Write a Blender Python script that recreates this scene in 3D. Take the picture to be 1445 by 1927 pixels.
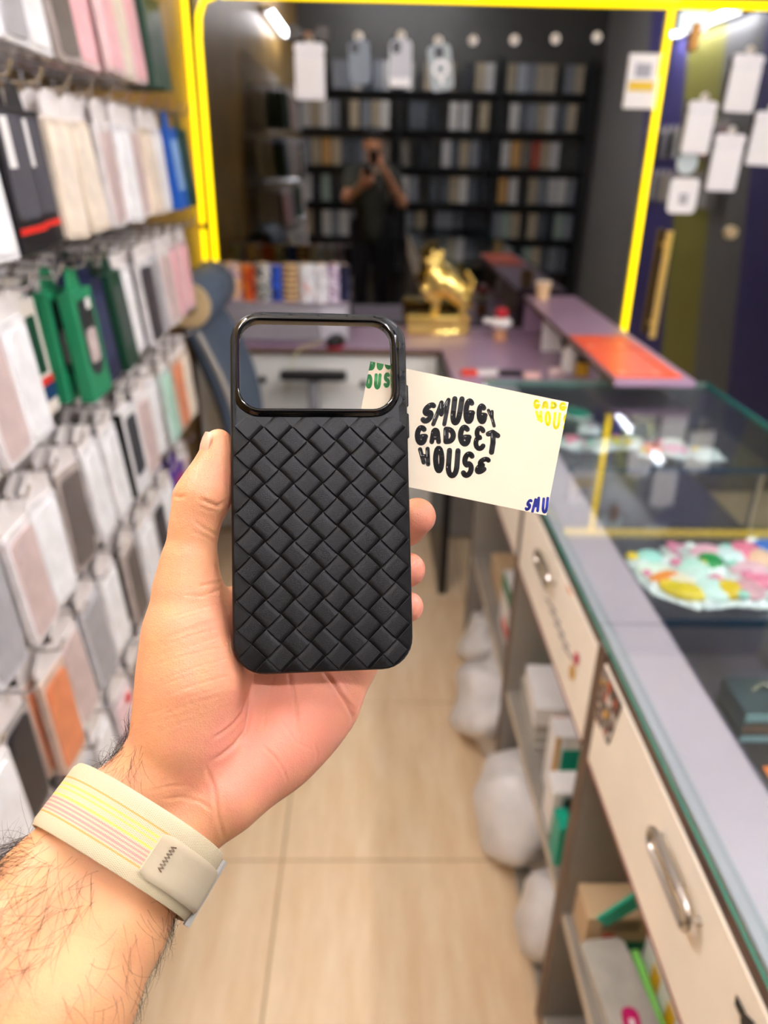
import bpy, bmesh, math, random
import numpy as np
from math import sin, cos, pi, radians, sqrt, tan
from mathutils import Vector, Matrix

random.seed(11)
rng = np.random.default_rng(5)
SC = bpy.context.scene
COL = SC.collection
for o in list(bpy.data.objects):
    bpy.data.objects.remove(o, do_unlink=True)

# ------------------------------------------------------------------ camera
W, H, F = 1445.0, 1927.0, 1400.0          # photograph frame and focal length in pixels
CAM_Z = 1.58
PITCH, YAW, ROLL = 25.7, -1.35, 1.1


def _rx(a):
    c, s = cos(a), sin(a)
    return np.array([[1, 0, 0], [0, c, -s], [0, s, c]])


def _rz(a):
    c, s = cos(a), sin(a)
    return np.array([[c, -s, 0], [s, c, 0], [0, 0, 1]])


RC = _rz(radians(YAW)) @ _rx(radians(90 - PITCH)) @ _rz(radians(ROLL))
CC = np.array([0, 0, CAM_Z])
cam_data = bpy.data.cameras.new('camera')
cam = bpy.data.objects.new('camera', cam_data)
COL.objects.link(cam)
M4 = Matrix([[RC[0][0], RC[0][1], RC[0][2], 0], [RC[1][0], RC[1][1], RC[1][2], 0],
             [RC[2][0], RC[2][1], RC[2][2], CAM_Z], [0, 0, 0, 1]])
cam.matrix_world = M4
cam_data.sensor_fit = 'VERTICAL'
cam_data.sensor_height = 24.0
cam_data.lens = F / H * 24.0
cam_data.clip_start = 0.02
cam_data.clip_end = 60
cam_data.dof.use_dof = True
cam_data.dof.focus_distance = 0.318
cam_data.dof.aperture_fstop = cam_data.lens / 4.1
SC.camera = cam
SC.view_settings.view_transform = 'Standard'
SC.view_settings.look = 'None'
SC.view_settings.gamma = 1.0
SC.view_settings.use_curve_mapping = False
SC.view_settings.exposure = 1.0

# ------------------------------------------------------------------ world (night street outside)
world = bpy.data.worlds.new('night')
SC.world = world
world.use_nodes = True
bgn = world.node_tree.nodes['Background']
bgn.inputs[0].default_value = (0.25, 0.28, 0.33, 1)
bgn.inputs[1].default_value = 0.02

TUBE_STRENGTH = 100.0


# ------------------------------------------------------------------ pixel helpers (image taken as 1445 x 1927)
def camloc(u, v, z):
    return np.array([(u - W / 2) * z / F, -(v - H / 2) * z / F, -z])


def P(u, v, z):
    return CC + RC @ camloc(u, v, z)


def ray(u, v):
    return RC @ camloc(u, v, 1.0)


def onY(u, v, Y):
    d = ray(u, v)
    return CC + d * (Y / d[1])


def onX(u, v, X):
    d = ray(u, v)
    return CC + d * (X / d[0])


def onZ(u, v, Z):
    d = ray(u, v)
    return CC + d * ((Z - CAM_Z) / d[2])


# ------------------------------------------------------------------ materials
def lin(h):
    if not isinstance(h, str):
        return tuple(h)[:3]
    h = h.lstrip('#')
    out = []
    for i in (0, 2, 4):
        c = int(h[i:i + 2], 16) / 255
        out.append(c / 12.92 if c <= .04045 else ((c + .055) / 1.055) ** 2.4)
    return tuple(out)


_M = {}


def mat(name, col='#888888', rough=.5, metal=0., var=.06, scale=8., bump=0., bscale=60., emit=None, estr=0.,
        spec=.5, coat=0., trans=0., alpha=1., ior=1.45):
    """procedural principled material: noise-varied colour, optional noise bump"""
    if name in _M:
        return _M[name]
    m = bpy.data.materials.new(name)
    m.use_nodes = True
    nt = m.node_tree
    b = nt.nodes['Principled BSDF']
    c = lin(col)
    b.inputs['Roughness'].default_value = rough
    b.inputs['Metallic'].default_value = metal
    b.inputs['Specular IOR Level'].default_value = spec
    b.inputs['Coat Weight'].default_value = coat
    b.inputs['Transmission Weight'].default_value = trans
    b.inputs['Alpha'].default_value = alpha
    b.inputs['IOR'].default_value = ior
    b.inputs['Base Color'].default_value = (*c, 1)
    if var > 0 or bump > 0:
        tc = nt.nodes.new('ShaderNodeTexCoord')
    if var > 0:
        n = nt.nodes.new('ShaderNodeTexNoise')
        n.inputs['Scale'].default_value = scale
        n.inputs['Detail'].default_value = 3
        nt.links.new(tc.outputs['Object'], n.inputs['Vector'])
        r = nt.nodes.new('ShaderNodeValToRGB')
        r.color_ramp.elements[0].position = .3
        r.color_ramp.elements[1].position = .7
        r.color_ramp.elements[0].color = (*[max(0, x * (1 - var)) for x in c], 1)
        r.color_ramp.elements[1].color = (*[min(1, x * (1 + var)) for x in c], 1)
        nt.links.new(n.outputs['Fac'], r.inputs['Fac'])
        nt.links.new(r.outputs['Color'], b.inputs['Base Color'])
    if bump > 0:
        n2 = nt.nodes.new('ShaderNodeTexNoise')
        n2.inputs['Scale'].default_value = bscale
        nt.links.new(tc.outputs['Object'], n2.inputs['Vector'])
        bp = nt.nodes.new('ShaderNodeBump')
        bp.inputs['Strength'].default_value = bump
        bp.inputs['Distance'].default_value = .002
        nt.links.new(n2.outputs['Fac'], bp.inputs['Height'])
        nt.links.new(bp.outputs['Normal'], b.inputs['Normal'])
    if emit is not None:
        b.inputs['Emission Color'].default_value = (*lin(emit), 1)
        b.inputs['Emission Strength'].default_value = estr
    _M[name] = m
    return m


def glass_mat(name, tint, ior, base_refl=0.0, rough=0.0):
    """thin sheet glass: tinted see-through plus a fresnel mirror layer"""
    m = bpy.data.materials.new(name)
    m.use_nodes = True
    nt = m.node_tree
    for n in list(nt.nodes):
        nt.nodes.remove(n)
    out = nt.nodes.new('ShaderNodeOutputMaterial')
    t = nt.nodes.new('ShaderNodeBsdfTransparent')
    t.inputs[0].default_value = (*lin(tint), 1)
    g = nt.nodes.new('ShaderNodeBsdfGlossy')
    g.inputs['Roughness'].default_value = rough
    g.inputs['Color'].default_value = (.95, .97, 1, 1)
    fr = nt.nodes.new('ShaderNodeFresnel')
    ge = nt.nodes.new('ShaderNodeNewGeometry')      # same mirror strength on both faces of the sheet
    im = nt.nodes.new('ShaderNodeMix')
    im.data_type = 'FLOAT'
    im.inputs['A'].default_value = ior
    im.inputs['B'].default_value = 1 / ior
    nt.links.new(ge.outputs['Backfacing'], im.inputs['Factor'])
    nt.links.new(im.outputs['Result'], fr.inputs['IOR'])
    ma = nt.nodes.new('ShaderNodeMath')
    ma.operation = 'ADD'
    ma.use_clamp = True
    ma.inputs[1].default_value = base_refl
    nt.links.new(fr.outputs[0], ma.inputs[0])
    mx = nt.nodes.new('ShaderNodeMixShader')
    nt.links.new(ma.outputs[0], mx.inputs[0])
    nt.links.new(t.outputs[0], mx.inputs[1])
    nt.links.new(g.outputs[0], mx.inputs[2])
    nt.links.new(mx.outputs[0], out.inputs[0])
    _M[name] = m
    return m


# ------------------------------------------------------------------ mesh helpers
class MB:
    """collects shapes, build() links them as ONE mesh object"""

    def __init__(s):
        s.v, s.f, s.mi, s.k = [], [], [], 0

    def add(s, vs, fs):
        o = len(s.v)
        s.v += [tuple(map(float, p)) for p in vs]
        s.f += [tuple(i + o for i in f) for f in fs]
        s.mi += [s.k] * len(fs)
        return s

    def box(s, x0, x1, y0, y1, z0, z1, b=0.0):
        if b <= 0:
            vs = [(x, y, z) for z in (z0, z1) for y in (y0, y1) for x in (x0, x1)]
            return s.add(vs, [(0, 2, 3, 1), (4, 5, 7, 6), (0, 1, 5, 4), (2, 6, 7, 3), (0, 4, 6, 2), (1, 3, 7, 5)])
        # chamfered box
        b = min(b, .45 * min(x1 - x0, y1 - y0, z1 - z0))
        lo, hi = (x0, y0, z0), (x1, y1, z1)
        vs, idx = [], {}
        for a in range(3):
            for sx in (0, 1):
                for sy in (0, 1):
                    for sz in (0, 1):
                        sg = (sx, sy, sz)
                        p = [hi[i] if sg[i] else lo[i] for i in range(3)]
                        for i in range(3):
                            if i != a:
                                p[i] += -b if sg[i] else b
                        idx[(a, sg)] = len(vs)
                        vs.append(p)
        fs = []
        for a in range(3):
            u, w = [(1, 2), (2, 0), (0, 1)][a]
            for sd in (0, 1):
                q = []
                for (su, sw) in ((0, 0), (1, 0), (1, 1), (0, 1)):
                    sg = [0, 0, 0]
                    sg[a], sg[u], sg[w] = sd, su, sw
                    q.append(idx[(a, tuple(sg))])
                fs.append(tuple(q if sd else q[::-1]))
        for a in range(3):                      # edges parallel to axis a
            u, w = [(1, 2), (2, 0), (0, 1)][a]
            for su in (0, 1):
                for sw in (0, 1):
                    g0, g1 = [0, 0, 0], [0, 0, 0]
                    g0[u] = g1[u] = su
                    g0[w] = g1[w] = sw
                    g1[a] = 1
                    g0, g1 = tuple(g0), tuple(g1)
                    fs.append((idx[(u, g0)], idx[(u, g1)], idx[(w, g1)], idx[(w, g0)]))
        for sx in (0, 1):
            for sy in (0, 1):
                for sz in (0, 1):
                    g = (sx, sy, sz)
                    fs.append((idx[(0, g)], idx[(1, g)], idx[(2, g)]))
        return s.add(vs, fs)

    def tube(s, pts, r, n=8, cap=True, closed=False):
        pts = [np.array(p, float) for p in pts]
        m = len(pts)
        rs = r if hasattr(r, '__len__') else [r] * m
        up = None
        vs = []
        for i, p in enumerate(pts):
            if closed:
                d = pts[(i + 1) % m] - pts[i - 1]
            else:
                d = pts[min(i + 1, m - 1)] - pts[max(i - 1, 0)]
            d = d / (np.linalg.norm(d) + 1e-12)
            if up is None:
                a = np.array([0, 0, 1.]) if abs(d[2]) < .9 else np.array([1., 0, 0])
            else:
                a = up
            x = a - d * a.dot(d)
            x /= np.linalg.norm(x) + 1e-12
            up = x
            y = np.cross(d, x)
            for k in range(n):
                t = 2 * pi * k / n
                vs.append(p + rs[i] * (cos(t) * x + sin(t) * y))
        fs = []
        for i in range(m if closed else m - 1):
            j = (i + 1) % m
            for k in range(n):
                fs.append((i * n + k, i * n + (k + 1) % n, j * n + (k + 1) % n, j * n + k))
        if cap and not closed:
            fs.append(tuple(range(n))[::-1])
            fs.append(tuple((m - 1) * n + k for k in range(n)))
        return s.add(vs, fs)

    def lathe(s, prof, n=20, c=(0, 0, 0), ax=2):
        """profile of (r, h) turned around axis ax through c"""
        vs, fs = [], []
        for (r, h) in prof:
            for k in range(n):
                t = 2 * pi * k / n
                q = [r * cos(t), r * sin(t), h]
                if ax == 0:
                    q = [h, r * cos(t), r * sin(t)]
                elif ax == 1:
                    q = [r * cos(t), h, -r * sin(t)]
                vs.append((q[0] + c[0], q[1] + c[1], q[2] + c[2]))
        m = len(prof)
        for i in range(m - 1):
            for k in range(n):
                fs.append((i * n + k, i * n + (k + 1) % n, (i + 1) * n + (k + 1) % n, (i + 1) * n + k))
        fs.append(tuple(range(n))[::-1])
        fs.append(tuple((m - 1) * n + k for k in range(n)))
        return s.add(vs, fs)

    def prism(s, poly, z0, z1):
        n = len(poly)
        vs = [(x, y, z0) for x, y in poly] + [(x, y, z1) for x, y in poly]
        fs = [tuple(range(n))[::-1], tuple(range(n, 2 * n))]
        fs += [(i, (i + 1) % n, n + (i + 1) % n, n + i) for i in range(n)]
        return s.add(vs, fs)

    def xf(s, fn, start=0):
        for i in range(start, len(s.v)):
            s.v[i] = tuple(map(float, fn(np.array(s.v[i]))))
        return s

    def mesh(s, name, mats, smooth=False):
        me = bpy.data.meshes.new(name)
        me.from_pydata(s.v, [], s.f)
        for m in (mats if isinstance(mats, (list, tuple)) else [mats]):
            me.materials.append(m)
        if max(s.mi, default=0) > 0:
            me.polygons.foreach_set('material_index', s.mi)
        if smooth:
            me.polygons.foreach_set('use_smooth', [True] * len(s.f))
            me.set_sharp_from_angle(angle=radians(38))
        me.update()
        return me

    def build(s, name, mats, parent=None, loc=None, rot=None, smooth=False):
        return put(name, s.mesh(name, mats, smooth), parent, loc, rot)


def put(name, me, parent=None, loc=None, rot=None):
    o = bpy.data.objects.new(name, me)
    COL.objects.link(o)
    if parent is not None:
        o.parent = parent
    if loc is not None:
        o.location = loc
    if rot is not None:
        o.rotation_euler = rot
    return o


def tag(o, label=None, cat=None, group=None, kind=None):
    if label:
        o['label'] = label
    if cat:
        o['category'] = cat
    if group:
        o['group'] = group
    if kind:
        o['kind'] = kind
    return o


def thing(name, label, cat, loc=(0, 0, 0), rot=(0, 0, 0), group=None):
    o = bpy.data.objects.new(name, None)
    o.empty_display_size = .05
    COL.objects.link(o)
    o.location = loc
    o.rotation_euler = rot
    return tag(o, label, cat, group)


def dup(root, loc=None, rot=None, label=None, group=None):
    """copy of a thing with copies of its parts and sub-parts"""
    r = root.copy()
    COL.objects.link(r)
    if loc is not None:
        r.location = loc
    if rot is not None:
        r.rotation_euler = rot
    if label:
        r['label'] = label
    if group:
        r['group'] = group
    for ch in list(root.children):
        c = ch.copy()
        COL.objects.link(c)
        c.parent = r
        for g in list(ch.children):
            d = g.copy()
            COL.objects.link(d)
            d.parent = c
    return r


def rrect(w, h, r, n=6, cx=0, cy=0):
    """rounded rectangle outline, counter-clockwise, 4*(n+1) points"""
    out = []
    for (sx, sy, a0) in ((1, 1, 0), (-1, 1, 90), (-1, -1, 180), (1, -1, 270)):
        for k in range(n + 1):
            a = radians(a0 + 90 * k / n)
            out.append((cx + sx * (w / 2 - r) + r * cos(a), cy + sy * (h / 2 - r) + r * sin(a)))
    return out


# common materials
WHITE = mat('white_plastic', '#eeeae6', .35)
CREAMP = mat('cream_panel', '#fbf1df', .45, var=.03)
BLACKP = mat('black_plastic', '#101012', .4)
STEEL = mat('brushed_steel', '#c9c4bd', .28, 1.)
CHROME = mat('chrome_wire', '#d8d6d4', .18, 1.)
LAMIN = mat('grey_laminate', '#8d867c', .5, var=.08)
LAMEDGE = mat('beige_edge_band', '#c3b299', .5)
BROWN = mat('brown_edge', '#5d4636', .5)
PURPLE = mat('mauve_laminate', '#9a7f98', .3, var=.05, scale=3)
LILAC = mat('lilac_laminate', '#aea0a9', .35, var=.05, scale=4)
TEAL = mat('teal_glass_edge', '#1c948a', .12, spec=.8)
LEDY = mat('yellow_led', '#ffe000', .4, var=0, emit='#ffd400', estr=1.25)
TUBEW = mat('lit_tube', '#ffffff', .4, var=0, emit='#f6f6ff', estr=TUBE_STRENGTH)
GOLDW = mat('gold_wall_paint', '#a5813f', .38, .25, var=.22, scale=5, bump=.1)

# ================================================================== STRUCTURE
XL, XR, YB, YF, ZC = -.74, 2.30, -1.45, 3.55, 2.95


def floor_material():
    m = bpy.data.materials.new('polished_beige_tile')
    m.use_nodes = True
    nt = m.node_tree
    b = nt.nodes['Principled BSDF']
    b.inputs['Roughness'].default_value = .13
    b.inputs['Specular IOR Level'].default_value = .5
    g = nt.nodes.new('ShaderNodeNewGeometry')
    mp = nt.nodes.new('ShaderNodeMapping')
    mp.inputs['Scale'].default_value = (7, 1.1, 1)
    n = nt.nodes.new('ShaderNodeTexNoise')
    n.inputs['Scale'].default_value = 3.2
    n.inputs['Detail'].default_value = 7
    n.inputs['Roughness'].default_value = .62
    nt.links.new(g.outputs['Position'], mp.inputs['Vector'])
    nt.links.new(mp.outputs[0], n.inputs['Vector'])
    r = nt.nodes.new('ShaderNodeValToRGB')
    r.color_ramp.elements[0].position = .32
    r.color_ramp.elements[0].color = (*lin('#dfbf96'), 1)
    r.color_ramp.elements[1].position = .7
    r.color_ramp.elements[1].color = (*lin('#f0d8b4'), 1)
    nt.links.new(n.outputs['Fac'], r.inputs['Fac'])
    nt.links.new(r.outputs['Color'], b.inputs['Base Color'])
    return m


FLOORM = floor_material()
fl = MB().box(XL - .1, XR + .1, YB - .1, YF + .05, -.06, -.0025).build('floor', mat('grout', '#a98d69', .7))
tag(fl, kind='structure')
tile_me = MB().box(-.2935, .2935, -.2935, .2935, -.012, 0, .0012).mesh('floor_tile', FLOORM)
tx0, ty0, tp = -.205, 1.29, .592
for i in range(-1, 5):
    for j in range(-5, 4):
        cx, cy = tx0 + (i + .5) * tp, ty0 + (j + .5) * tp
        if cx - .3 > XR or cy - .3 > YF or cx + .3 < XL or cy + .3 < YB:
            continue
        put('floor_tile', tile_me, fl, (cx, cy, 0))
tag(MB().box(-4, 6, YF + .05, 12, -.08, -.02).build('ground_outside', mat('dark_asphalt', '#2c2b2a', .8, bump=.3)),
    kind='structure')

wl = MB().box(XL - .1, XL, YB - .1, YF + .05, 0, ZC).build('wall_left', GOLDW)
tag(wl, kind='structure')
tag(MB().box(XL - .1, XR + .1, YB - .1, YF + .05, ZC, ZC + .1).build('ceiling', mat('ceiling_white', '#efece6', .8)),
    kind='structure')
tag(MB().box(XL - .1, XR + .1, YB - .1, YB, 0, ZC).build('wall_rear', mat('rear_wall_grey', '#56544f', .7)), kind='structure')
tag(MB().box(XL, XR, YF, YF + .05, 2.16, ZC).build('wall_back', mat('header_panel', '#4b4234', .5)), kind='structure')


def blocks_material():
    """right wall paint: slanting olive, purple and grey colour blocks"""
    m = bpy.data.materials.new('colour_block_wall')
    m.use_nodes = True
    nt = m.node_tree
    b = nt.nodes['Principled BSDF']
    b.inputs['Roughness'].default_value = .5
    g = nt.nodes.new('ShaderNodeNewGeometry')
    s = nt.nodes.new('ShaderNodeSeparateXYZ')
    nt.links.new(g.outputs['Position'], s.inputs[0])
    a = nt.nodes.new('ShaderNodeMath')
    a.operation = 'MULTIPLY_ADD'
    a.inputs[1].default_value = .25
    nt.links.new(s.outputs['Z'], a.inputs[0])
    nt.links.new(s.outputs['Y'], a.inputs[2])
    d = nt.nodes.new('ShaderNodeMath')
    d.operation = 'MULTIPLY_ADD'
    d.inputs[1].default_value = .2
    d.inputs[2].default_value = .15
    nt.links.new(a.outputs[0], d.inputs[0])
    r = nt.nodes.new('ShaderNodeValToRGB')
    r.color_ramp.interpolation = 'CONSTANT'
    cols = [(0, '#8c8a86'), (.25, '#57508f'), (.42, '#a8a24c'), (.55, '#8c8a86'), (.66, '#57508f'), (.8, '#a8a24c')]
    e = r.color_ramp.elements
    e[0].color = (*lin(cols[0][1]), 1)
    e[1].position, e[1].color = cols[1][0], (*lin(cols[1][1]), 1)
    for p, c in cols[2:]:
        q = e.new(p)
        q.color = (*lin(c), 1)
    nt.links.new(d.outputs[0], r.inputs['Fac'])
    nt.links.new(r.outputs['Color'], b.inputs['Base Color'])
    return m


tag(MB().box(XR, XR + .1, YB - .1, YF + .05, 0, ZC).build('wall_right', blocks_material()), kind='structure')

# ---- glass front of the shop
GLASSW = glass_mat('tinted_shop_glass', '#5f6468', 1.5, .17)
DX = 1.225
win = MB().box(XL + .03, DX - .006, YF, YF + .01, .0, 2.16).build('window_1', GLASSW)
tag(win, kind='structure')
door = MB().box(DX + .004, XR - .02, YF, YF + .01, .012, 2.12).build('door_1', GLASSW)
tag(door, kind='structure')
MB().box(XL, XL + .03, YF - .01, YF + .03, 0, 2.16, .002).build('jamb', mat('dark_jamb', '#3a2f1e', .4), win)
MB().box(DX - .006, DX + .001, YF - .004, YF + .014, 0, 2.16).build('mullion', BLACKP, win)
# patch fitting (L-shaped steel plate) and lock, handle bars
pz = onY(1265, 60, YF)[2]
MB().prism([(DX + .01, 2.115), (DX + .125, 2.115), (DX + .125, 2.05), (DX + .065, 2.05), (DX + .065, pz), (DX + .01, pz)],
           0, .012).xf(lambda p: (p[0], YF - .001 - p[2], p[1])).build('patch_fitting', mat('pale_steel', '#cfe0e6', .3, .3), door)
hz0, hz1 = onY(1232, 635, 3.5)[2], onY(1255, 435, 3.5)[2]
hx = onY(1243, 535, 3.5)[0]
hb = MB()
for yy in (YF - .055, YF + .065):
    hb.tube([(hx, yy, hz0), (hx, yy, hz1)], .016, 12)
for zz in (hz0 + .06, hz1 - .06):
    hb.tube([(hx, YF - .055, zz), (hx, YF + .065, zz)], .009, 8)
hb.build('door_handle', mat('brass_bar', '#f0d078', .3, .35, var=0), door, smooth=True)
lk = onY(1373, 437, YF)
MB().lathe([(.001, -.03), (.024, -.03), (.028, -.022), (.028, 0)], 18, (lk[0], YF, lk[2]), 1).build('lock', mat('brass_lock', '#f0dcae', .3, .8), door, smooth=True)
lk = onY(1305, 70, YF)
MB().box(lk[0] - .02, lk[0] + .02, YF - .02, YF, lk[2] - .05, lk[2] + .05, .006).build('latch', mat('brass_latch', '#8a6232', .35, .8), door)


# ---- yellow led strips
def led(pts, label, r=.0105):
    o = MB().tube(pts, r, 8).build('led_strip', LEDY, smooth=True)
    return tag(o, label, 'led strip', 'yellow led strips around the glass')


yb = YF - .014
led([(-.70, yb, .87), (-.701, yb, 1.5), (-.70, yb, 1.98), (-.693, yb, 2.06), (-.67, yb, 2.115), (-.62, yb, 2.135)],
    'yellow led strip running up the glass edge beside the gold wall')
led([(XL + .012, YF - .09, .9), (XL + .012, YF - .09, 1.27)], 'short lower piece of yellow led strip on the gold wall', .0095)
led([(XL + .012, YF - .09, 1.295), (XL + .012, YF - .09, 2.2)], 'long upper piece of yellow led strip on the gold wall', .0095)
led([(1.206, yb, .84), (1.200, yb, 1.5), (1.198, yb, 2.125)], 'upright yellow led strip between fixed glass and glass door', .0125)
led([(-.6, yb, 2.137), (.8, yb, 2.137), (2.2, yb, 2.14)], 'yellow led strip running along the top of the glass', .0125)


# ---- lamps: tubes above the picture. The photograph shows the two wall tubes mirrored in the shop glass,
# the counter tube as streaks along the glass edge, and the rear tube by the lit shelves and the case's shadow on the palm
def tube_lamp(side, kind, label, loc, rot, length):
    t = thing('%s_lamp_%s_offscreen' % (kind, side), label, 'lamp', loc, rot, 'fluorescent tube lamps')
    MB().box(-length / 2, length / 2, -.022, .022, .0, .04, .004).build('batten', WHITE, t)
    MB().tube([(-length / 2 + .03, 0, -.025), (length / 2 - .03, 0, -.025)], .014, 10).build('tube_%s_offscreen' % side, TUBEW, t, smooth=True)
    for s in (-1, 1):
        MB().box(s * (length / 2 - .02) - .014, s * (length / 2 - .02) + .014, -.017, .017, -.043, 0, .003).build('end_cap', WHITE, t)
    return t


ROT_L = Matrix(((0, 0, -1), (1, 0, 0), (0, -1, 0))).to_euler()
ROT_R = Matrix(((0, 0, 1), (1, 0, 0), (0, 1, 0))).to_euler()
tube_lamp('left', 'wall', 'tube lamp high on the gold wall', (XL + .04, .7, 2.42), ROT_L, 1.2)
tube_lamp('right', 'wall', 'tube lamp high on the colour block wall', (XR - .04, 1.2, 2.42), ROT_R, 1.4)
tube_lamp('counter', 'ceiling', 'ceiling tube lamp over the counter showcase', (1.0, .55, ZC - .041), (0, 0, pi / 2), 1.3)
tube_lamp('rear', 'ceiling', 'ceiling tube lamp before the rear shelves', (.3, -.9, ZC - .041), (0, 0, 0), 1.3)

# ================================================================== COUNTER (right)
CX0, CX1, CXR = .352, .80, 1.045       # cabinet front, cabinet back, customer side of the glass top
CTOP = .946
DARKRED = mat('dark_red_brown_apron', '#3a1410', .22, var=.3, scale=14)
INTER = mat('grey_purple_board', '#57505f', .45, var=.1)
NAVYE = mat('navy_glass_edge', '#123a54', .15, spec=.7)
CLEAR = glass_mat('clear_glass', '#f6faf9', 1.6)
PALEB = glass_mat('polished_glass_bevel', '#dfeeea', 1.6, 0.0, .06)
REDEDGE = mat('red_brown_edge_band', '#7a2a20', .3, var=.35, scale=20)


def stadium(L, w, n=8):
    pts = []
    for k in range(n + 1):
        a = -pi / 2 + pi * k / n
        pts.append((L / 2 - w / 2 + w / 2 * cos(a), w / 2 * sin(a)))
    for k in range(n + 1):
        a = pi / 2 + pi * k / n
        pts.append((-L / 2 + w / 2 + w / 2 * cos(a), w / 2 * sin(a)))
    return pts


def cabinet(y0, y1, label, hpos=.5):
    t = thing('counter_cabinet', label, 'cabinet', (CX0, y0, 0), group='cabinets under the counter')
    d, w = CX1 - CX0, y1 - y0
    for yy in (0, w - .018):
        sp = MB().prism([(0, 0), (d, 0), (d, .642), (.092, .642), (.092, .925), (0, .925)], yy, yy + .018).xf(lambda p: (p[0], p[2], p[1])).build('side_panel', LAMIN, t)
        MB().box(-.0015, .0, yy, yy + .018, 0, .925).build('edge_band', BROWN, sp)
    bp = MB().box(.004, d, .018, w - .018, .03, .048).build('bottom_panel', LAMIN, t)
    MB().box(.0025, .004, .018, w - .018, .03, .048).build('edge_band', LAMEDGE, bp)
    MB().box(.02, .035, .018, w - .018, 0, .03).build('plinth', BROWN, t)
    sh = MB().box(.006, d, .018, w - .018, .338, .356).build('shelf', LAMIN, t)
    MB().box(.004, .006, .018, w - .018, .338, .356).build('edge_band', LAMEDGE, sh)
    MB().box(d - .012, d, .018, w - .018, .0, .64).build('back_panel', LAMIN, t)
    dr = MB().box(-.002, .014, .020, w - .020, .722, .910, .0015).build('drawer', CREAMP, t)
    MB().box(.014, .075, .03, w - .03, .735, .90).build('drawer_box', LAMIN, dr)
    MB().box(-.0028, -.0002, .020, w - .020, .7195, .725).build('edge_strip', REDEDGE, dr)
    # looped handle: wire stadium with a thicker grip sleeve
    hl = .118
    st = stadium(hl, .030)
    cy, cz = w * hpos, .866
    hm = MB().tube([(-.017, cy + a, cz + b) for a, b in st], .0042, 8, closed=True)
    hm.tube([(-.017, cy - hl * .22, cz + .015), (-.017, cy + hl * .30, cz + .015)], .0064, 10)
    for q in (-1, 1):
        hm.tube([(-.0015, cy + q * (hl / 2 - .005), cz), (-.017, cy + q * (hl / 2 - .005), cz)], .004, 8)
    hm.build('handle', STEEL, dr, smooth=True)
    MB().box(.0005, .012, .018, w - .018, .911, .934).build('apron', DARKRED, t)
    return t, dr, w


cabinet(-.45, .19, 'counter cabinet on the rear shelves side, next to the one with the zigzag sticker')
cabA, drA, wA = cabinet(.19, .905, 'counter cabinet with a plain cream drawer and a zigzag collage sticker', .52)
cabB, drB, wB = cabinet(.905, 1.52, 'counter cabinet with scribbles on its cream drawer, full of white and teal boxes', .54)
cabC, drC, wC = cabinet(1.52, 2.235, 'counter cabinet at the end next to the mauve desk')


def patch(parent, pts, m, name, x=-.0032, lift=.0008):
    """flat sticker: pts are (y, z) on the drawer front"""
    mb = MB().prism(pts, 0, lift).xf(lambda p: (x - p[2], p[0], p[1]))
    return mb.build(name, m, parent)


def collage_mat():
    m = bpy.data.materials.new('collage_print')
    m.use_nodes = True
    nt = m.node_tree
    b = nt.nodes['Principled BSDF']
    b.inputs['Roughness'].default_value = .35
    tc = nt.nodes.new('ShaderNodeTexCoord')
    v = nt.nodes.new('ShaderNodeTexVoronoi')
    v.inputs['Scale'].default_value = 95
    nt.links.new(tc.outputs['Object'], v.inputs['Vector'])
    s = nt.nodes.new('ShaderNodeSeparateColor')
    nt.links.new(v.outputs['Color'], s.inputs[0])
    r = nt.nodes.new('ShaderNodeValToRGB')
    r.color_ramp.interpolation = 'CONSTANT'
    e = r.color_ramp.elements
    e[0].color = (*lin('#2a2220'), 1)
    e[1].position, e[1].color = .3, (*lin('#9d918a'), 1)
    for p, c in ((.5, '#51423c'), (.68, '#b3401e'), (.78, '#cfc5bd'), (.88, '#d19a22'), (.94, '#5d1513')):
        q = e.new(p)
        q.color = (*lin(c), 1)
    nt.links.new(s.outputs['Red'], r.inputs['Fac'])
    nt.links.new(r.outputs['Color'], b.inputs['Base Color'])
    return m


COLLAGE = collage_mat()


def on_drawer(u, v, t):
    p = onX(u, v, CX0 - .002)
    return (p[1] - t.location.y, p[2])


def clampz(q, w):
    return [(min(max(y, .022), w - .022), min(max(z, .726), .908)) for y, z in q]


patch(drA, clampz([on_drawer(u, v, cabA) for u, v in ((1143, 1205), (1122, 1290), (1116, 1335), (1146, 1402), (1178, 1300))], wA)[::-1],
      COLLAGE, 'collage_sticker')
DRAWERBLACK = mat('ink_black', '#1a1512', .5)
for q in (((1388, 1872), (1405, 1905), (1396, 1912), (1386, 1890)), ((1403, 1905), (1425, 1927), (1398, 1940), (1396, 1915))):
    patch(drA, clampz([on_drawer(u, v, cabA) for u, v in q], wA)[::-1], DRAWERBLACK, 'printed_mark')
for (u, v, c, rr) in ((1046, 1030, '#5a1060', 7), (1075, 1100, '#d87a2a', 8), (1086, 1240, '#c9485a', 6), (1078, 1265, '#d0a04a', 7)):
    q = [on_drawer(u + rr * .8 * cos(a), v + rr * 2.2 * sin(a), cabB) for a in np.linspace(0, 2 * pi, 9)[:-1]]
    patch(drB, clampz(q, wB), mat('mark_' + c[1:], c, .5), 'sticker')
for k in range(5):
    u, v = 1030 + k * 8, 1125 + k * 22
    q = [on_drawer(u + a, v + b, cabB) for a, b in ((0, 0), (18, 26), (16, 30), (-2, 3))]
    patch(drB, clampz(q, wB), mat('pencil_grey', '#a79c97', .6), 'scribble')

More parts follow.
